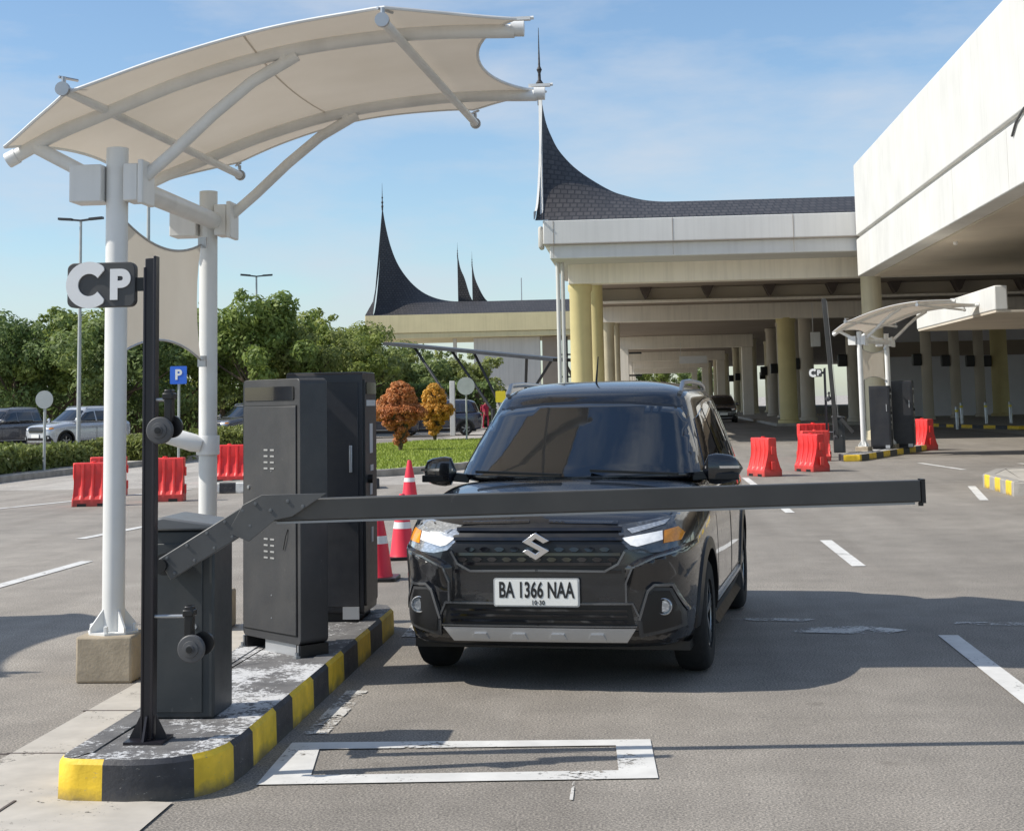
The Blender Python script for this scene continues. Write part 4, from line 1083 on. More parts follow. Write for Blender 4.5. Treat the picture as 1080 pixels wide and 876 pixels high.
def catmull(P, n=5):
    out = []
    for i in range(len(P)-1):
        p0, p1, p2, p3 = P[max(0, i-1)], P[i], P[i+1], P[min(len(P)-1, i+2)]
        for k in range(n):
            t = k/n
            out.append(tuple(.5*((2*p1[a])+(-p0[a]+p2[a])*t+(2*p0[a]-5*p1[a]+4*p2[a]-p3[a])*t*t+(-p0[a]+3*p1[a]-3*p2[a]+p3[a])*t**3) for a in (0, 1)))
    out.append(P[-1]); return out

tm = root('terminal_building', (0, 58, 0), 'airport terminal with a curved horned roof and a long colonnade over the road', 'terminal building')
TY = lambda y: y-58
b = MB(); b.box(-3.36, 60, TY(55), TY(66), 7.07, 7.93); b.obj('upper_fascia', 'bld_white2', tm, bev=.04)
b = MB(); b.box(-3.14, 60, TY(55.15), TY(65.8), 6.56, 7.069); b.obj('lower_fascia', 'bld_white2', tm, bev=.04)
b = MB()
for x in range(0, 12): b.box(-3.0+x*4.2, -2.985+x*4.2, TY(54.99), TY(55.02), 6.6, 7.9)
b.box(-3.3, 60, TY(54.992), TY(55.02), 7.05, 7.075); b.obj('fascia_joint', 'soffit', tm)
ridge = catmull([(-3.66, 13.5), (-3.50, 12.5), (-3.28, 11.85), (-2.94, 11.2), (-2.24, 10.45), (-1.16, 9.72), (-.43, 9.42), (.65, 9.18), (2.5, 9.14), (9, 9.14), (60, 9.14)], 5)
# front slope pieces: the tile skin
rf = gonjong('roof', tm, 0, 0, TY(55.0), TY(65.8), 7.935, ridge)
# gable end board, white
b = MB()
gp = []
n = 14
for i in range(n+1):
    t = i/n; gp.append((TY(55)+(TY(60.4)-TY(55))*t, 8.25+(13.5-8.25)*(t**1.9)))
gp2 = [(y, z) for y, z in gp]
for (ya, za), (yb2, zb2) in zip(gp2[:-1], gp2[1:]):
    b.add([(-3.66-.02, ya, za), (-3.66-.02, yb2, zb2), (-3.66-.02, yb2, zb2-.28), (-3.66-.02, ya, za-.28)], [(0, 1, 2, 3)])
    b.add([(-3.68, ya-.02, za+.02), (-3.60, ya-.02, za+.02), (-3.60, yb2-.02, zb2+.02), (-3.68, yb2-.02, zb2+.02)], [(0, 1, 2, 3)])
b.obj('bargeboard', 'bld_white', tm)
spire(tm, -3.70, TY(60.4), 13.3, .9)
# white leading edge board in front of the horn (faces the forecourt)
b = MB()
for i in range(n):
    t0, t1 = i/n, (i+1)/n
    f = lambda t: (TY(54.9)+(TY(60.3)-TY(54.9))*t, 7.93+(13.4-7.93)*(t**1.9))
    (ya, za), (yb2, zb2) = f(t0), f(t1)
    xo = lambda t: -3.36-.30*t
    b.add([(xo(t0)-.09, ya, za), (xo(t0)+.03, ya, za), (xo(t1)+.03, yb2, zb2), (xo(t1)-.09, yb2, zb2)], [(0, 1, 2, 3)])
b.obj('horn_edge', 'bld_white', tm)
b = MB(); b.box(-3.55, -3.365, TY(55.2), TY(55.9), 6.95, 7.75); b.obj('gutter_box', 'bld_grey', tm, bev=.08)
# beams (portals), soffits, haunches
b = MB(); b.box(-2.62, 60, TY(57.6), TY(58.4), 5.84, 6.6); b.obj('beam', 'beam', tm, bev=.03)
for y in (85, 127, 170, 212, 255):
    b = MB(); b.box(-2.4 if y < 90 else -1.9, 8.9 if y > 90 else 60, TY(y-.5), TY(y+.5), 5.70 if y < 90 else 5.55, 6.56); b.obj('beam', 'beam', tm, bev=.03)
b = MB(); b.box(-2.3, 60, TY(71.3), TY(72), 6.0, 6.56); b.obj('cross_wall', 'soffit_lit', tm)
b = MB(); b.box(-2.3, 60, TY(70.9), TY(71.29), 5.90, 6.0); b.obj('ledge', 'beam', tm)
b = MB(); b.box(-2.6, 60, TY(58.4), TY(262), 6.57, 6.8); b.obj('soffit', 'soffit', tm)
b = MB()
for i in range(-1, 16):
    x = .26+2.77*i
    b.prism([(x-.27, 6.56), (x+.27, 6.56), (x+.10, 6.18), (x, 6.06), (x-.10, 6.18)], lambda x, z: (x, TY(70.5), z), lambda x, z: (x, TY(71.29), z))
b.split('haunch', 'bracket_dark', tm)
def column(x, y, r, mat, z1=5.9, lamp=False):
    b = MB(); b.lathe([(r*1.25, .0), (r*1.25, .3), (r*1.02, .34), (r, .5), (r*.97, z1-.3), (r*1.1, z1-.2), (r*1.1, z1)], (x, TY(y), 0), 20)
    c = b.obj('column', mat, tm)
    if lamp:
        b = MB(); b.box(x-r-.45, x-r+.02, TY(y)-.25, TY(y)+.25, 3.1, 3.75); b.obj('loudspeaker', 'black_plastic', c, bev=.05)
column(-2.22, 58.2, .41, 'yellow_stone', 5.84); column(-1.78, 62.5, .30, 'yellow_stone', 6.5, True)
column(-1.80, 85, .36, 'stone_col', 5.75); 
def portal_leg(x, y):
    b = MB(); b.box(x-.42, x+.42, TY(y-.5), TY(y+.5), 0, 5.549); b.obj('portal_leg', 'beam', tm, bev=.04)
for y in (127, 170, 212, 255): portal_leg(-1.45, y); portal_leg(8.4, y)
column(-1.6, 100, .25, 'stone_col', 6.5, True)
column(7.75, 85, .48, 'yellow_stone', 5.75)
for y in (92, 99, 107, 116, 137, 148, 159, 181, 192, 203, 224, 240): column(9.5, y, .42, 'soffit_lit' if y < 120 else 'stone_col', 6.5, y < 160)
for y in (106, 116, 138, 149, 160, 181, 192, 224, 240): column(-2.1, y, .34, 'stone_col', 6.5)
for y in (143, 170): column(11.4, y, .40, 'stone_col', 6.5, True)
column(8.22, 56.6, .37, 'stone_col', 6.5)
for (x, y) in ((11.3, 86), (15.6, 88), (17.9, 92), (19.9, 95), (13.6, 96)): column(x, y, .30, 'soffit_lit', 6.5, True)
column(21.3, 96, .50, 'yellow_stone', 6.5, True)
b = MB(); b.box(13.4, 60, TY(101), TY(101.5), 0, 6.55); b.obj('hall_wall', 'wall_pale', tm)
b = MB(); b.box(13.4, 60, TY(100.5), TY(100.99), 3.9, 4.8); b.obj('bulkhead', 'soffit', tm)
for (x, y, z0, z1, w_) in ((8.1, 76, 3.9, 4.6, .45), (3.0, 126.3, 4.3, 4.9, 2.2)):
    b = MB(); b.box(x, x+w_, TY(y), TY(y+.1), z0, z1); b.box(x+.1, x+.13, TY(y+.03), TY(y+.06), z1, 6.0); b.obj('hanging_sign', 'white_plastic', tm, bev=.02)
# downpipes
for x in (-2.95, -2.78):
    b = MB(); b.tube([(x, TY(56.6), 0), (x, TY(56.6), 6.56)], .075, 12); b.split('downpipe', 'bld_white', tm)
# raised walkway kerb of the terminal
kerb('kerb', [(15.6, 67.4), (60, 60), (60, 130), (13, 130), (13, 80), (14.2, 72)], .16, .25, [1.0*i for i in range(1, 300)], ['kerb_yellow', 'kerb_black'], top='concrete')
b = MB(); b.box(-3.5, -1.5, 66, 260, -.02, .15); struct(b.obj('pavement', 'concrete'))
b = MB(); b.box(7.0, 12.9, 84, 260, -.02, .15); struct(b.obj('pavement', 'concrete'))

# white block on the right, near
wb_ = root('white_building_wing', (7.55, 45, 0), 'tall white concrete wing of the terminal jutting forward at the right', 'building')
b = MB(); b.box(0, 26, 18-45, 54.9-45, 7.06, 9.55); b.obj('upper_wall', 'bld_white', wb_, bev=.04)
b = MB(); b.box(.0, 26, 18-45, 54.9-45, 5.65, 6.94); b.obj('lower_wall', 'bld_white', wb_, bev=.03)
b = MB(); b.box(.09, 25.9, 18.1-45, 54.8-45, 6.94, 7.06); b.obj('groove', 'bld_grey', wb_)
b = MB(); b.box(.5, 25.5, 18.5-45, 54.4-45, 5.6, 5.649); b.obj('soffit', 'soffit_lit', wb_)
for y in (24.2, 30.2, 32.3, 38.0):
    b = MB(); b.box(-.004, .001, y-45-.012, y-45+.012, 5.66, 6.93); b.obj('panel_joint', 'bld_grey', wb_)
b = MB()
for y in (31.5, 34.3, 42.5): b.lathe([(.06, 0), (.06, -.07), (0, -.09)], (.9, y-45, 5.6), 10)
b.split('down_light', 'white_plastic', wb_)
b = MB(); b.tube([(-.03, 30.6-45, 7.05), (-.03, 31.3-45, 6.9), (-.03, 31.7-45, 6.68)], .025, 8); b.obj('cable', 'grey_plastic', wb_)
b = MB()
for y in (24., 40.): b.lathe([(.6, 0), (.6, 5.6)], (18, y-45, 0), 20)
b.split('pier', 'stone_col', wb_)
# entrance hood
eh = root('entrance_hood', (8.8, 40, 0), 'low white entrance hood with parapet between the wing and the terminal wall', 'canopy')
b = MB(); b.box(0, .32, -.2, 11, 3.62, 4.23); b.obj('parapet', 'bld_white', eh, bev=.03)
b = MB(); b.box(.02, 8, -.18, 10.9, 3.56, 3.615); b.obj('slab', 'soffit_lit', eh)
b = MB()
for y in (2, 8): b.lathe([(.3, 0), (.3, 3.56)], (6.8, y, 0), 16)
b.obj('column', 'stone_col', eh)
# bollards and posts by the hall
bo = root('bollard', (13.6, 70, .0), 'steel bollard leftmost in the row before the hall', 'bollard', 'steel bollards before the hall')
b = MB(); b.lathe([(.07, 0), (.07, .95), (.05, 1.0), (0, 1.01)], n=14); b.obj('shaft', 'galv', bo)
b = MB(); b.lathe([(.075, .75), (.075, .85)], n=14); b.obj('band', 'yellow_sign', bo)
for x, lab in ((14.6, 'steel bollard second from the left before the hall'), (15.7, 'steel bollard third from the left before the hall'), (16.8, 'steel bollard rightmost in the row before the hall')): dup(bo, (x, 74, .14), 0, lab)

# ------------------------------------------------------------------ second horned building, far left
t2 = root('horned_building', (-16, 140, 0), 'smaller distant hall with horned roof and yellowish fascia left of the terminal', 'building')
b = MB(); b.box(-8.85, 16, 0, 12, 7.85, 9.5); b.obj('upper_fascia', 'fascia_yellow', t2, bev=.05)
b = MB(); b.box(-8.8, 16, .1, 12, 7.35, 7.84); b.obj('lower_fascia', 'fascia_yellow', t2, bev=.05)
rg = catmull([(-8.15, 20.2), (-7.85, 18.3), (-7.4, 16.4), (-6.8, 14.8), (-6.0, 13.5), (-5.0, 12.4), (-3.8, 11.6), (-2.2, 11.1), (0, 10.95), (6, 10.95), (16, 10.95)], 4)
# flare the eave out to the left under the horn
rf2 = gonjong('roof', t2, 0, 0, .0, 12, 9.5, rg)
b = MB(); b.add([(-8.85, 0, 9.5), (-8.1, 0, 9.5), (-8.15, 6, 20.2), (-8.17, 5.4, 17.0), (-8.25, 4., 13.6), (-8.45, 2, 10.9)], [(0, 1, 5), (5, 1, 4), (4, 1, 3), (3, 1, 2)]); b.obj('roof_flare', 'roof_tiles', t2, clean=False)
spire(t2, -8.15, 6, 20.0, .75)
for (x, z, w) in ((-1.28, 15.6, 1.6), (.10, 14.7, 1.5)):
    P = catmull([(x, z), (x+.15*w, z-1.3), (x+.4*w, z-2.3), (x+.8*w, 11.3), (x+1.35*w, 10.6)], 4)
    b = MB(); nn = len(P)
    for yy in (7.9, 8.3): b.add([(p[0], yy, p[1]) for p in P]+[(x+.02, yy, 10.5)], [tuple(range(nn+1))])
    b.add([(p[0], yy, p[1]) for p in P for yy in (7.9, 8.3)], [(2*i, 2*i+2, 2*i+3, 2*i+1) for i in range(nn-1)])
    b.obj('horn', 'roof_tiles', t2, clean=False); spire(t2, x, 8.1, z-.2, .42)
b = MB(); b.box(.9, 6.9, 1, 1.5, 0, 7.3); b.box(-1, -.7, 1.2, 1.6, 0, 7.3); b.obj('wall', 'bld_grey', t2)
b = MB(); b.box(7.1, 8.6, 1, 3, 0, 7.3); b.split('pier', 'soffit', t2)
b = MB()
for x in (9.2, 11, 13): b.box(x, x+.15, 2, 2.2, 0, 7.3)
b.box(8.7, 16, 2, 2.15, 5.6, 5.75); b.box(8.7, 16, 2, 2.15, 3.6, 3.75); b.obj('window_frame', 'dark_steel', t2)
b = MB(); b.tube([(4.8, 8, 10.5), (4.8, 8, 13.2)], .05, 6); b.obj('mast', 'galv', t2)
# dark steel walkway roof with V struts
wk = root('walkway_canopy', (-9.5, 88, 0), 'dark steel walkway roof on slanting V struts behind the orange bushes', 'canopy')
b = MB(); b.bar((-5.0, 3, 5.05), (5.2, -3, 3.75), 1.8, .18); b.obj('roof_beam', 'dark_steel', wk)
b = MB()
for (a, c) in (((-1.3, 1, 4.5), (1.0, 0, 1.2)), ((0.0, .5, 4.4), (1.6, 0, 1.2)), ((4.6, -2, 3.8), (2.6, 0, 1.0)), ((3.2, -2, 3.9), (2.9, 0, 1.0)), ((5.2, -2, 3.8), (6.6, 0, 1.0)), ((-3.6, 2, 4.8), (-.9, 0, 1.0))): b.tube([a, c], .08, 8)
b.split('strut', 'dark_steel', wk)
b = MB()
for x in (1.1, 2.7, 6.6, -.9): b.tube([(x, 0, 0), (x, 0, 1.2)], .12, 8)
b.obj('post', 'dark_steel', wk)

# ------------------------------------------------------------------ vegetation
def leaves(blobs, n, size, seed, upbias=.35):
    rnd = random.Random(seed); b = MB(); tot = sum(r[3]**2 for r in blobs)
    for (cx_, cy_, cz_, rr) in blobs:
        k = int(n*rr*rr/tot)
        for _ in range(k):
            u = rnd.uniform(-1, 1); a = rnd.uniform(0, 2*math.pi); q = math.sqrt(1-u*u); rad = rr*(1-.55*rnd.random()**2.2)
            d = Vector((q*math.cos(a), q*math.sin(a), u)); p = Vector((cx_, cy_, cz_))+Vector((d.x*rad, d.y*rad, d.z*rad*.8))
            nrm = (d+Vector((rnd.uniform(-1, 1), rnd.uniform(-1, 1), rnd.uniform(-.6, 1)+upbias))*.8).normalized()
            t = nrm.cross(Vector((rnd.uniform(-1, 1), rnd.uniform(-1, 1), rnd.uniform(-1, 1)))).normalized(); w = nrm.cross(t); s = size*rnd.uniform(.6, 1.4)
            b.add([p-t*s, p-w*s*.45, p+t*s, p+w*s*.45], [(0, 1, 2, 3)])
    return b
def tree(kind, seed, h, w):
    rnd = random.Random(seed)
    blobs = []; limbs = []
    nb = 30
    for i in range(nb):
        a = rnd.uniform(0, 2*math.pi); f = rnd.random(); zz = h*(.30+.58*f); rad = w*.5*rnd.uniform(.25, .95)*math.sqrt(max(.15, 1-((f-.35)/.75)**2))
        blobs.append((math.cos(a)*rad, math.sin(a)*rad, zz, rnd.uniform(.06, .17)*w))
    for i in range(12):
        a = rnd.uniform(0, 2*math.pi); f = rnd.uniform(.3, 1.05); q_ = w*.5*rnd.uniform(.8, 1.15)*math.sqrt(max(.05, 1-((f-.4)/.75)**2)); blobs.append((math.cos(a)*q_, math.sin(a)*q_, h*(.32+.62*f), rnd.uniform(.035, .07)*w))
    blobs.append((0, 0, h*.62, w*.2))
    crown = leaves(blobs, 9500, .13, seed)
    tr = MB(); tr.tube([(0, 0, 0), (.06, .03, h*.2), (-.04, 0, h*.42), (0, 0, h*.7)], [.17, .14, .11, .04], 9)
    for bl in blobs[:9]:
        tr.tube([(0, 0, h*rnd.uniform(.2, .4)), (bl[0]*.5, bl[1]*.5, bl[2]*.75), (bl[0], bl[1], bl[2])], [.07, .045, .015], 6)
    return crown, tr
protos = []
defs = [(11, 6.6, 6.0, 'leaf_green'), (12, 6.2, 6.6, 'leaf_dark'), (13, 7.0, 5.2, 'leaf_green'), (14, 5.0, 5.6, 'leaf_dark')]
def place_tree(k, x, y, rz, s, label, first=[None]*8):
    if first[k] is None:
        seed, h, w, mt = defs[k]; rt = root('tree', (x, y, 0), label, 'tree', 'trees lining the car park', rz, s)
        c, t = tree(k, seed, h, w); c.obj('crown', mt, rt, clean=False); t.obj('trunk', 'bark', rt); first[k] = rt; return rt
    return dup(first[k], (x, y, 0), rz, label, s)
adj = ['light green', 'dark green', 'tall light green', 'low dark green']
spots = []
rnd = random.Random(5)
x = -36.
rowA = [(-35, 79, 0, 1.0), (-31.5, 77, 1, 1.08), (-28.6, 78, 0, 1.05), (-25.6, 76, 1, 1.1), (-22.6, 79, 2, 1.0), (-19.4, 77, 0, 1.12), (-17.6, 80, 1, .98), (-15.9, 84, 0, .9)]
where = ['at the far left edge', 'second from the far left edge', 'above the dark parked car', 'above the silver parked car', 'behind the front canopy post', 'right of the rear canopy post', 'rising behind the ticket terminals', 'between the ticket terminals and orange bushes']
for i, (x, y, k, s) in enumerate(rowA): place_tree(k, x, y, i*1.3, s, adj[k]+' tree '+where[i])
rowB = [(-38, 92, 2, 1.0), (-33.5, 91, 0, 1.05), (-29.5, 93, 2, 1.1), (-25, 92, 1, 1.2), (-21, 94, 0, 1.15), (-17.5, 96, 1, 1.1), (-15.2, 104, 3, 1.05), (-12.6, 112, 3, 1.1), (-17.5, 112, 1, 1.0), (-20.5, 112, 2, 1.0)]
wB = ['in the back row at the far left', 'in the back row above the hedge', 'in the back row left of the CP board', 'in the back row beneath the side panel', 'in the back row right of the rear post', 'in the back row over the pay terminal', 'low behind the first orange bush', 'low behind the second orange bush', 'tucked behind the pay terminal', 'deep behind the rear canopy post']
for i, (x, y, k, s) in enumerate(rowB): place_tree(k, x, y, i*2.1+.5, s, adj[k]+' tree '+wB[i])
for i, (x, y, k, s) in enumerate([(-4, 290, 1, 1.5), (4, 292, 0, 1.5), (11, 289, 3, 1.6)]): place_tree(k, x, y, i, s, adj[k]+' tree seen through the end of the colonnade, '+['left', 'middle', 'right'][i])
# undergrowth closing the view under the trees
def hedge(name, x0, x1, y0, y1, h, n, size, mt, label, seed):
    rnd = random.Random(seed); b = MB()
    for _ in range(n):
        p = Vector((rnd.uniform(x0, x1), rnd.uniform(y0, y1), 0)); f = rnd.random()
        side = rnd.random()
        if side < .4: z = h+rnd.gauss(0, .03)
        else:
            z = rnd.uniform(.08, h); 
            if rnd.random() < .6: p.x = x1 if rnd.random() < .7 else x0
            else: p.y = y0
        p += Vector((rnd.gauss(0, .05), rnd.gauss(0, .05), 0)); p.z = z+.05*math.sin(p.y*2.1)+.04*math.sin(p.x*3.7)
        nrm = Vector((rnd.uniform(-1, 1), rnd.uniform(-1, 1), rnd.uniform(-.2, 1))).normalized(); t = nrm.cross(Vector((rnd.uniform(-1, 1), rnd.uniform(-1, 1), .3))).normalized(); w = nrm.cross(t); s = size*rnd.uniform(.6, 1.4)
        b.add([p-t*s, p-w*s*.5, p+t*s, p+w*s*.5], [(0, 1, 2, 3)])
    rt = root(name, ((x0+x1)/2, y0, 0), label, 'hedge', 'clipped hedges beside the left road')
    b.v = [(v[0]-(x0+x1)/2, v[1]-y0, v[2]) for v in b.v]; b.obj('foliage', mt, rt, clean=False)
    c = MB(); m_ = (x1-x0)/2-.06
    c.box(-m_, m_, .06, y1-y0-.06, 0, h-.08); c.obj('branches', 'bark', rt)
hedge('hedge', -17.2, -14.9, 31.5, 41.5, .62, 11000, .075, 'leaf_hedge', 'clipped green hedge in front of the silver car at the left edge', 1)
hedge('hedge', -16.0, -13.75, 43.5, 50.5, .68, 8000, .08, 'leaf_hedge', 'clipped green hedge segment between canopy post and black sign post', 2)
hedge('hedge', -16.0, -13.0, 53.5, 60, .75, 7000, .08, 'leaf_hedge', 'clipped green hedge segment farther back behind the rear canopy post', 3)
kerb('kerb', [(-17.4, 31.0), (-14.6, 31.0), (-13.4, 51.5), (-12.6, 61), (-17.4, 61)], .14, .18, [200], ['kerb_concrete', 'kerb_black'], top='concrete')
und = hedge('shrub_row', -40, -9.5, 98, 99.5, 2.6, 15000, .22, 'leaf_dark', 'tall dark shrub belt closing the view under the trees', 4)

# lawn
lawn = [( -6.8+3.7*math.cos(R(a)), 48+14*math.sin(R(a))) for a in range(0, 360, 12)]
kerb('kerb', lawn, .15, .18, [500], ['kerb_concrete', 'kerb_black'], top='grass', top_name='lawn')
rnd = random.Random(9); b = MB()
for _ in range(26000):
    a, q = rnd.uniform(0, 2*math.pi), math.sqrt(rnd.random())
    x, y = -6.8+3.45*q*math.cos(a), 48+13.6*q*math.sin(a); t = rnd.uniform(0, math.pi); h = rnd.uniform(.03, .08); w = .02
    dx, dy = math.cos(t)*w, math.sin(t)*w; b.add([(x-dx, y-dy, .142), (x+dx, y+dy, .142), (x+rnd.uniform(-.03, .03), y+rnd.uniform(-.03, .03), .142+h)], [(0, 1, 2)])
g_ = b.obj('grass', 'grass', clean=False); tag(g_, 'bright green mown grass on the round island behind the car', 'grass', kind='stuff')
def topiary(x, y, mt, label, seed, s):
    rt = root('topiary_bush', (x, y, .14), label, 'bush', None, 0, s); rnd = random.Random(seed)
    bl = []
    prof = [(.30, .10), (.45, .20), (.62, .33), (.80, .48), (.95, .60), (1.08, .66), (1.16, .60), (1.20, .42), (1.26, .33), (1.38, .37), (1.52, .38), (1.66, .33), (1.78, .20), (1.83, .06)]
    for z, r_ in prof:
        k = max(4, int(r_*26))
        for i in range(k):
            a = 2*math.pi*(i+rnd.random()*.6)/k; q = r_*rnd.uniform(.72, .98)
            if z < .7 and rnd.random() < .35: continue
            bl.append((q*math.cos(a), q*math.sin(a), z+rnd.uniform(-.04, .04), rnd.uniform(.10, .15)))
    if seed == 21: bl += [(-.58, -.1, 1.12, .22), (-.50, .0, 1.30, .18), (-.40, -.1, 1.42, .15), (-.62, 0, .95, .16)]
    b = leaves(bl, 17000, .040, seed); b.obj('foliage', mt, rt, clean=False)
    t = MB()
    for i in range(7):
        a = i*.9; t.tube([(0, 0, 0), (.06*math.cos(a), .06*math.sin(a), .3), (.3*math.cos(a), .3*math.sin(a), .95)], [.05, .035, .015], 6)
    t.lathe([(0, .5), (.12, .6), (.44, .95), (.54, 1.08), (.30, 1.2), (.28, 1.5), (.16, 1.72), (0, 1.75)], (0, 0, 0), 10)
    t.obj('stem', 'bark', rt)
topiary(-7.45, 48.0, 'leaf_orange', 'reddish orange two tiered clipped bush, the nearer left one', 21, 1.12)
topiary(-7.98, 60.0, 'leaf_amber', 'golden orange two tiered clipped bush, the farther right one', 22, 1.12)

# ------------------------------------------------------------------ lamps and small signs
def lamp(loc, h, label, double=True):
    rt = root('street_lamp', loc, label, 'street lamp', 'slender car park lamps')
    b = MB(); b.tube([(0, 0, 0), (0, 0, h)], [.09, .05], 10); b.obj('pole', 'grey_sign', rt)
    for sx in ((-1, 1) if double else (1,)):
        b = MB(); b.bar((0, 0, h-.03), (sx*.85, 0, h+.06), .12, .07); b.bar((sx*.35, 0, h+.02), (sx*.9, 0, h+.06), .24, .09); b.obj('lamp_head', 'dark_steel', rt)
    return rt
lp = lamp((-22.0, 60, 0), 9.05, 'slender double headed lamp rising above the CP board')
dup(lp, (-19.9, 80, 0), .4, 'slender double headed lamp above the trees right of the rear post', .92)
lamp((-16.05, 50, 0), 9.2, 'thin lamp pole seen between the canopy posts', False)
def round_sign(loc, h, r, mat, label, back=True, group=None):
    rt = root('road_sign', loc, label, 'road sign', group); b = MB(); b.tube([(0, 0, 0), (0, 0, h+.1)], .035, 10); b.obj('pole', 'grey_sign', rt)
    b = MB(); b.lathe([(0, -.01), (r, -.01), (r, .01), (0, .01)], (0, -.045, h), 28, axis='y'); b.obj('sign_plate', mat, rt)
    return rt
round_sign((-14.6, 37.5, 0), 1.85, .22, 'grey_sign', 'grey back of a round road sign beside the silver car')
round_sign((-6.75, 60, 0), 2.2, .34, 'grey_sign', 'grey back of a round road sign right of the golden bush')
rt = root('parking_sign', (-12.0, 40, 0), 'small blue parking sign with white letter on a thin post', 'parking sign')
b = MB(); b.tube([(0, 0, 0), (0, 0, 2.55)], .035, 8); b.obj('pole', 'grey_sign', rt)
b = MB(); b.prism(rrect(-.22, .22, 2.2, 2.66, .03), lambda x, z: (x, -.06, z), lambda x, z: (x, -.035, z)); b.obj('sign_plate', 'blue_sign', rt)
text_obj('letter_p', 'P', .36, 'white_plastic', rt, (0, -.066, 2.43), (R(90), 0, 0), bold=.012, extrude=.003)
rt = root('warning_sign', (-5.6, 62, 0), 'small yellow warning board behind the car roof edge', 'warning sign')
b = MB(); b.tube([(0, 0, 0), (0, 0, 1.9)], .04, 8); b.obj('pole', 'grey_sign', rt)
b = MB(); b.prism(rrect(-.2, .2, 1.55, 2.0, .05), lambda x, z: (x, -.06, z), lambda x, z: (x, -.035, z)); b.obj('sign_plate', 'yellow_sign', rt)
def post_simple(x, y, h, label):
    rt = root('marker_post', (x, y, 0), label, 'post'); b = MB(); b.box(-.12, .12, -.12, .12, 0, h); b.obj('shaft', 'bld_white', rt, bev=.02)
post_simple(-9.1, 75, 2.6, 'short pale post behind the golden bush')

# ------------------------------------------------------------------ people
def person(loc, rz, top, legs, label, stride=.22, group=None):
    rt = root('person', loc, label, 'person', group, rz)
    V = {'pel': (0, 0, .93), 'ch': (0, .01, 1.28), 'nk': (0, 0, 1.45), 'hd': (0, -.01, 1.56), 'ht': (0, -.01, 1.70)}
    R_ = {'pel': .135, 'ch': .15, 'nk': .06, 'hd': .095, 'ht': .07}
    E_ = [('pel', 'ch'), ('ch', 'nk'), ('nk', 'hd'), ('hd', 'ht')]
    for s, n in ((-1, 'l'), (1, 'r')):
        V.update({'h'+n: (s*.10, 0, .86), 'k'+n: (s*.10, -s*stride*.5, .49), 'a'+n: (s*.10, -s*stride*.6+.04, .08), 'f'+n: (s*.11, -s*stride*.6-.13, .04),
                  's'+n: (s*.18, 0, 1.38), 'e'+n: (s*.24, s*.08+.03, 1.12), 'w'+n: (s*.23, s*.14-.06, .88), 'd'+n: (s*.22, s*.15-.10, .79)})
        R_.update({'h'+n: .09, 'k'+n: .058, 'a'+n: .042, 'f'+n: .036, 's'+n: .062, 'e'+n: .042, 'w'+n: .028, 'd'+n: .032})
        E_ += [('pel', 'h'+n), ('h'+n, 'k'+n), ('k'+n, 'a'+n), ('a'+n, 'f'+n), ('ch', 's'+n), ('s'+n, 'e'+n), ('e'+n, 'w'+n), ('w'+n, 'd'+n)]
    ks = list(V); me = bpy.data.meshes.new('body'); me.from_pydata([V[k] for k in ks], [(ks.index(a), ks.index(c)) for a, c in E_], [])
    o = bpy.data.objects.new('body', me); col.objects.link(o)
    md = o.modifiers.new('s', 'SKIN'); 
    for i, k in enumerate(ks): me.skin_vertices[0].data[i].radius = (R_[k], R_[k]*.85); me.skin_vertices[0].data[i].use_root = (k == 'pel')
    ss = o.modifiers.new('u', 'SUBSURF'); ss.levels = ss.render_levels = 1
    bpy.context.view_layer.update(); dg = bpy.context.evaluated_depsgraph_get(); m2 = bpy.data.meshes.new_from_object(o.evaluated_get(dg)); bpy.data.objects.remove(o)
    m2.materials.clear()
    for mm in ('skin', top, legs): m2.materials.append(M[mm])
    for p in m2.polygons:
        c = p.center; p.use_smooth = True
        p.material_index = 0 if (c.z > 1.46 or (abs(c.x) > .17 and c.z < 1.0 and c.z > .7 and abs(c.x) > .19)) else (1 if c.z > .93 else 2)
    o = bpy.data.objects.new('body', m2); col.objects.link(o); o.parent = rt
    b = MB(); b.lathe([(0, 1.735), (.06, 1.725), (.098, 1.67), (.104, 1.60), (.09, 1.55)], (0, .015, 0), 14); b.obj('hair', 'hair', rt)
    return rt
person((21.2, 88, .15), R(60), 'cloth_dark', 'cloth_dark', 'person in dark clothes standing by the hall wall at the right edge')
person((-10.9, 96, 0), R(10), 'cloth_white', 'cloth_dark', 'person in white top and dark trousers walking behind the golden bush')
person((-9.9, 98, 0), R(-160), 'cloth_red', 'cloth_dark', 'person in red top beside the person in white')
person((-9.4, 94, 0), R(40), 'cloth_red', 'cloth_red', 'person in long red clothes nearest the car roof edge')

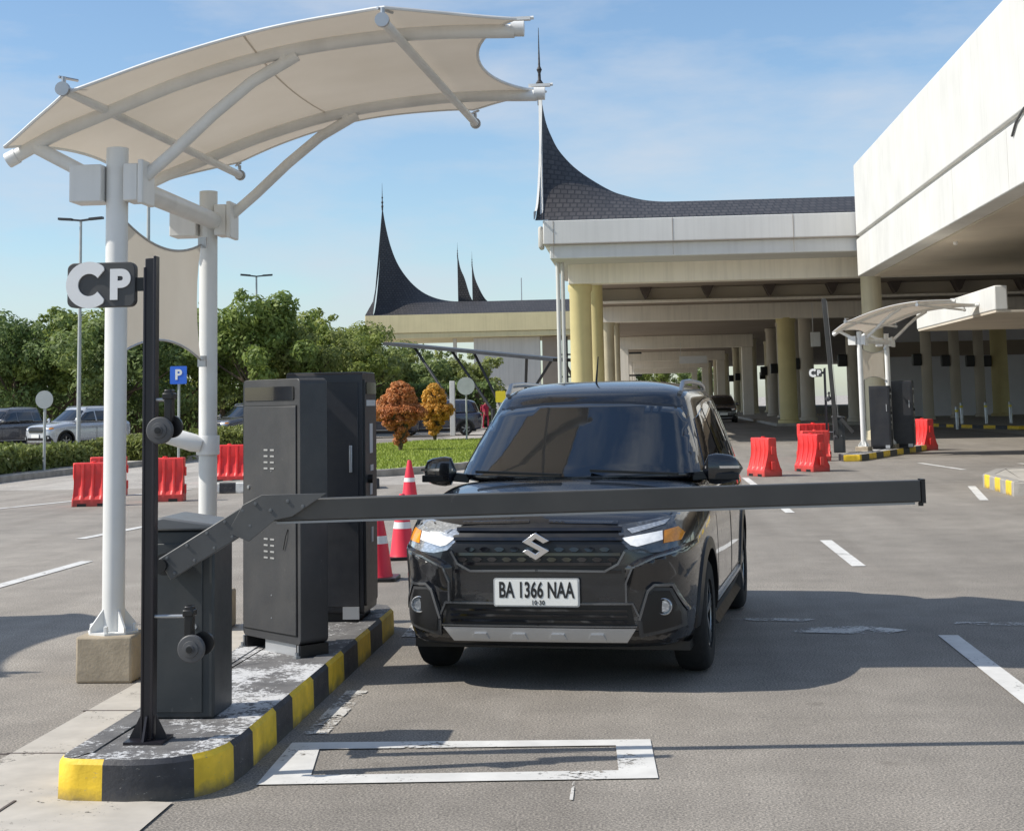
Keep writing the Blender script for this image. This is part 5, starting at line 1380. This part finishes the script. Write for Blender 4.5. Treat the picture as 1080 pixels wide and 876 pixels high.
# ------------------------------------------------------------------ sky, sun, camera
SUN = Vector((-.985, -.20, 1)).normalized(); elev = math.asin(SUN.z); az = math.atan2(SUN.x, SUN.y)
w = bpy.data.worlds.new('World'); sc.world = w; w.use_nodes = True; nt = w.node_tree; bg = nt.nodes['Background']
sky = nt.nodes.new('ShaderNodeTexSky'); sky.sky_type = 'NISHITA'; sky.sun_disc = False; sky.sun_elevation = elev; sky.sun_rotation = az
sky.air_density = 1.0; sky.dust_density = .6; sky.ozone_density = 1.6
tc = nt.nodes.new('ShaderNodeTexCoord'); mp = nt.nodes.new('ShaderNodeMapping'); mp.inputs['Scale'].default_value = (1.6, 1.6, 5.5); nt.links.new(tc.outputs['Generated'], mp.inputs[0])
n1 = noise(nt, mp.outputs[0], 2.6, 7, .58)
cl_ = ramp(nt, n1, [(.42, (.0, .0, .0)), (.70, (.75, .75, .75))]).outputs[0]
cm = mix(nt, cl_, mix(nt, 1., sky.outputs[0], (1.0, 1.10, 1.16), 'MULTIPLY'), (4.9, 5.3, 5.9))
nt.links.new(cm, bg.inputs[0]); bg.inputs[1].default_value = .135
sl = bpy.data.lights.new('sun', 'SUN'); sl.energy = 5.2; sl.angle = R(.5); sl.color = (1, .945, .855)
so = bpy.data.objects.new('sun', sl); col.objects.link(so); so.rotation_euler = SUN.to_track_quat('Z', 'Y').to_euler()

cam = bpy.data.cameras.new('camera'); co = bpy.data.objects.new('camera', cam); col.objects.link(co)
yaw, pitch, roll = R(4.630733), R(6.384174), R(1.1)
fw = Vector((-math.sin(yaw)*math.cos(pitch), math.cos(yaw)*math.cos(pitch), math.sin(pitch))); r = Vector((math.cos(yaw), math.sin(yaw), 0)); u = r.cross(fw)
r2 = math.cos(roll)*r-math.sin(roll)*u; u2 = math.sin(roll)*r+math.cos(roll)*u
mt = Matrix((r2, u2, -fw)).transposed().to_4x4(); mt.translation = Vector((0, 0, 1.6)); co.matrix_world = mt
cam.sensor_fit = 'HORIZONTAL'; cam.sensor_width = 36; cam.lens = 55; cam.shift_y = -200/1080; cam.clip_end = 4000; cam.clip_start = .1
sc.camera = co
sc.view_settings.view_transform = 'Standard'; sc.view_settings.look = 'None'; sc.view_settings.exposure = 0
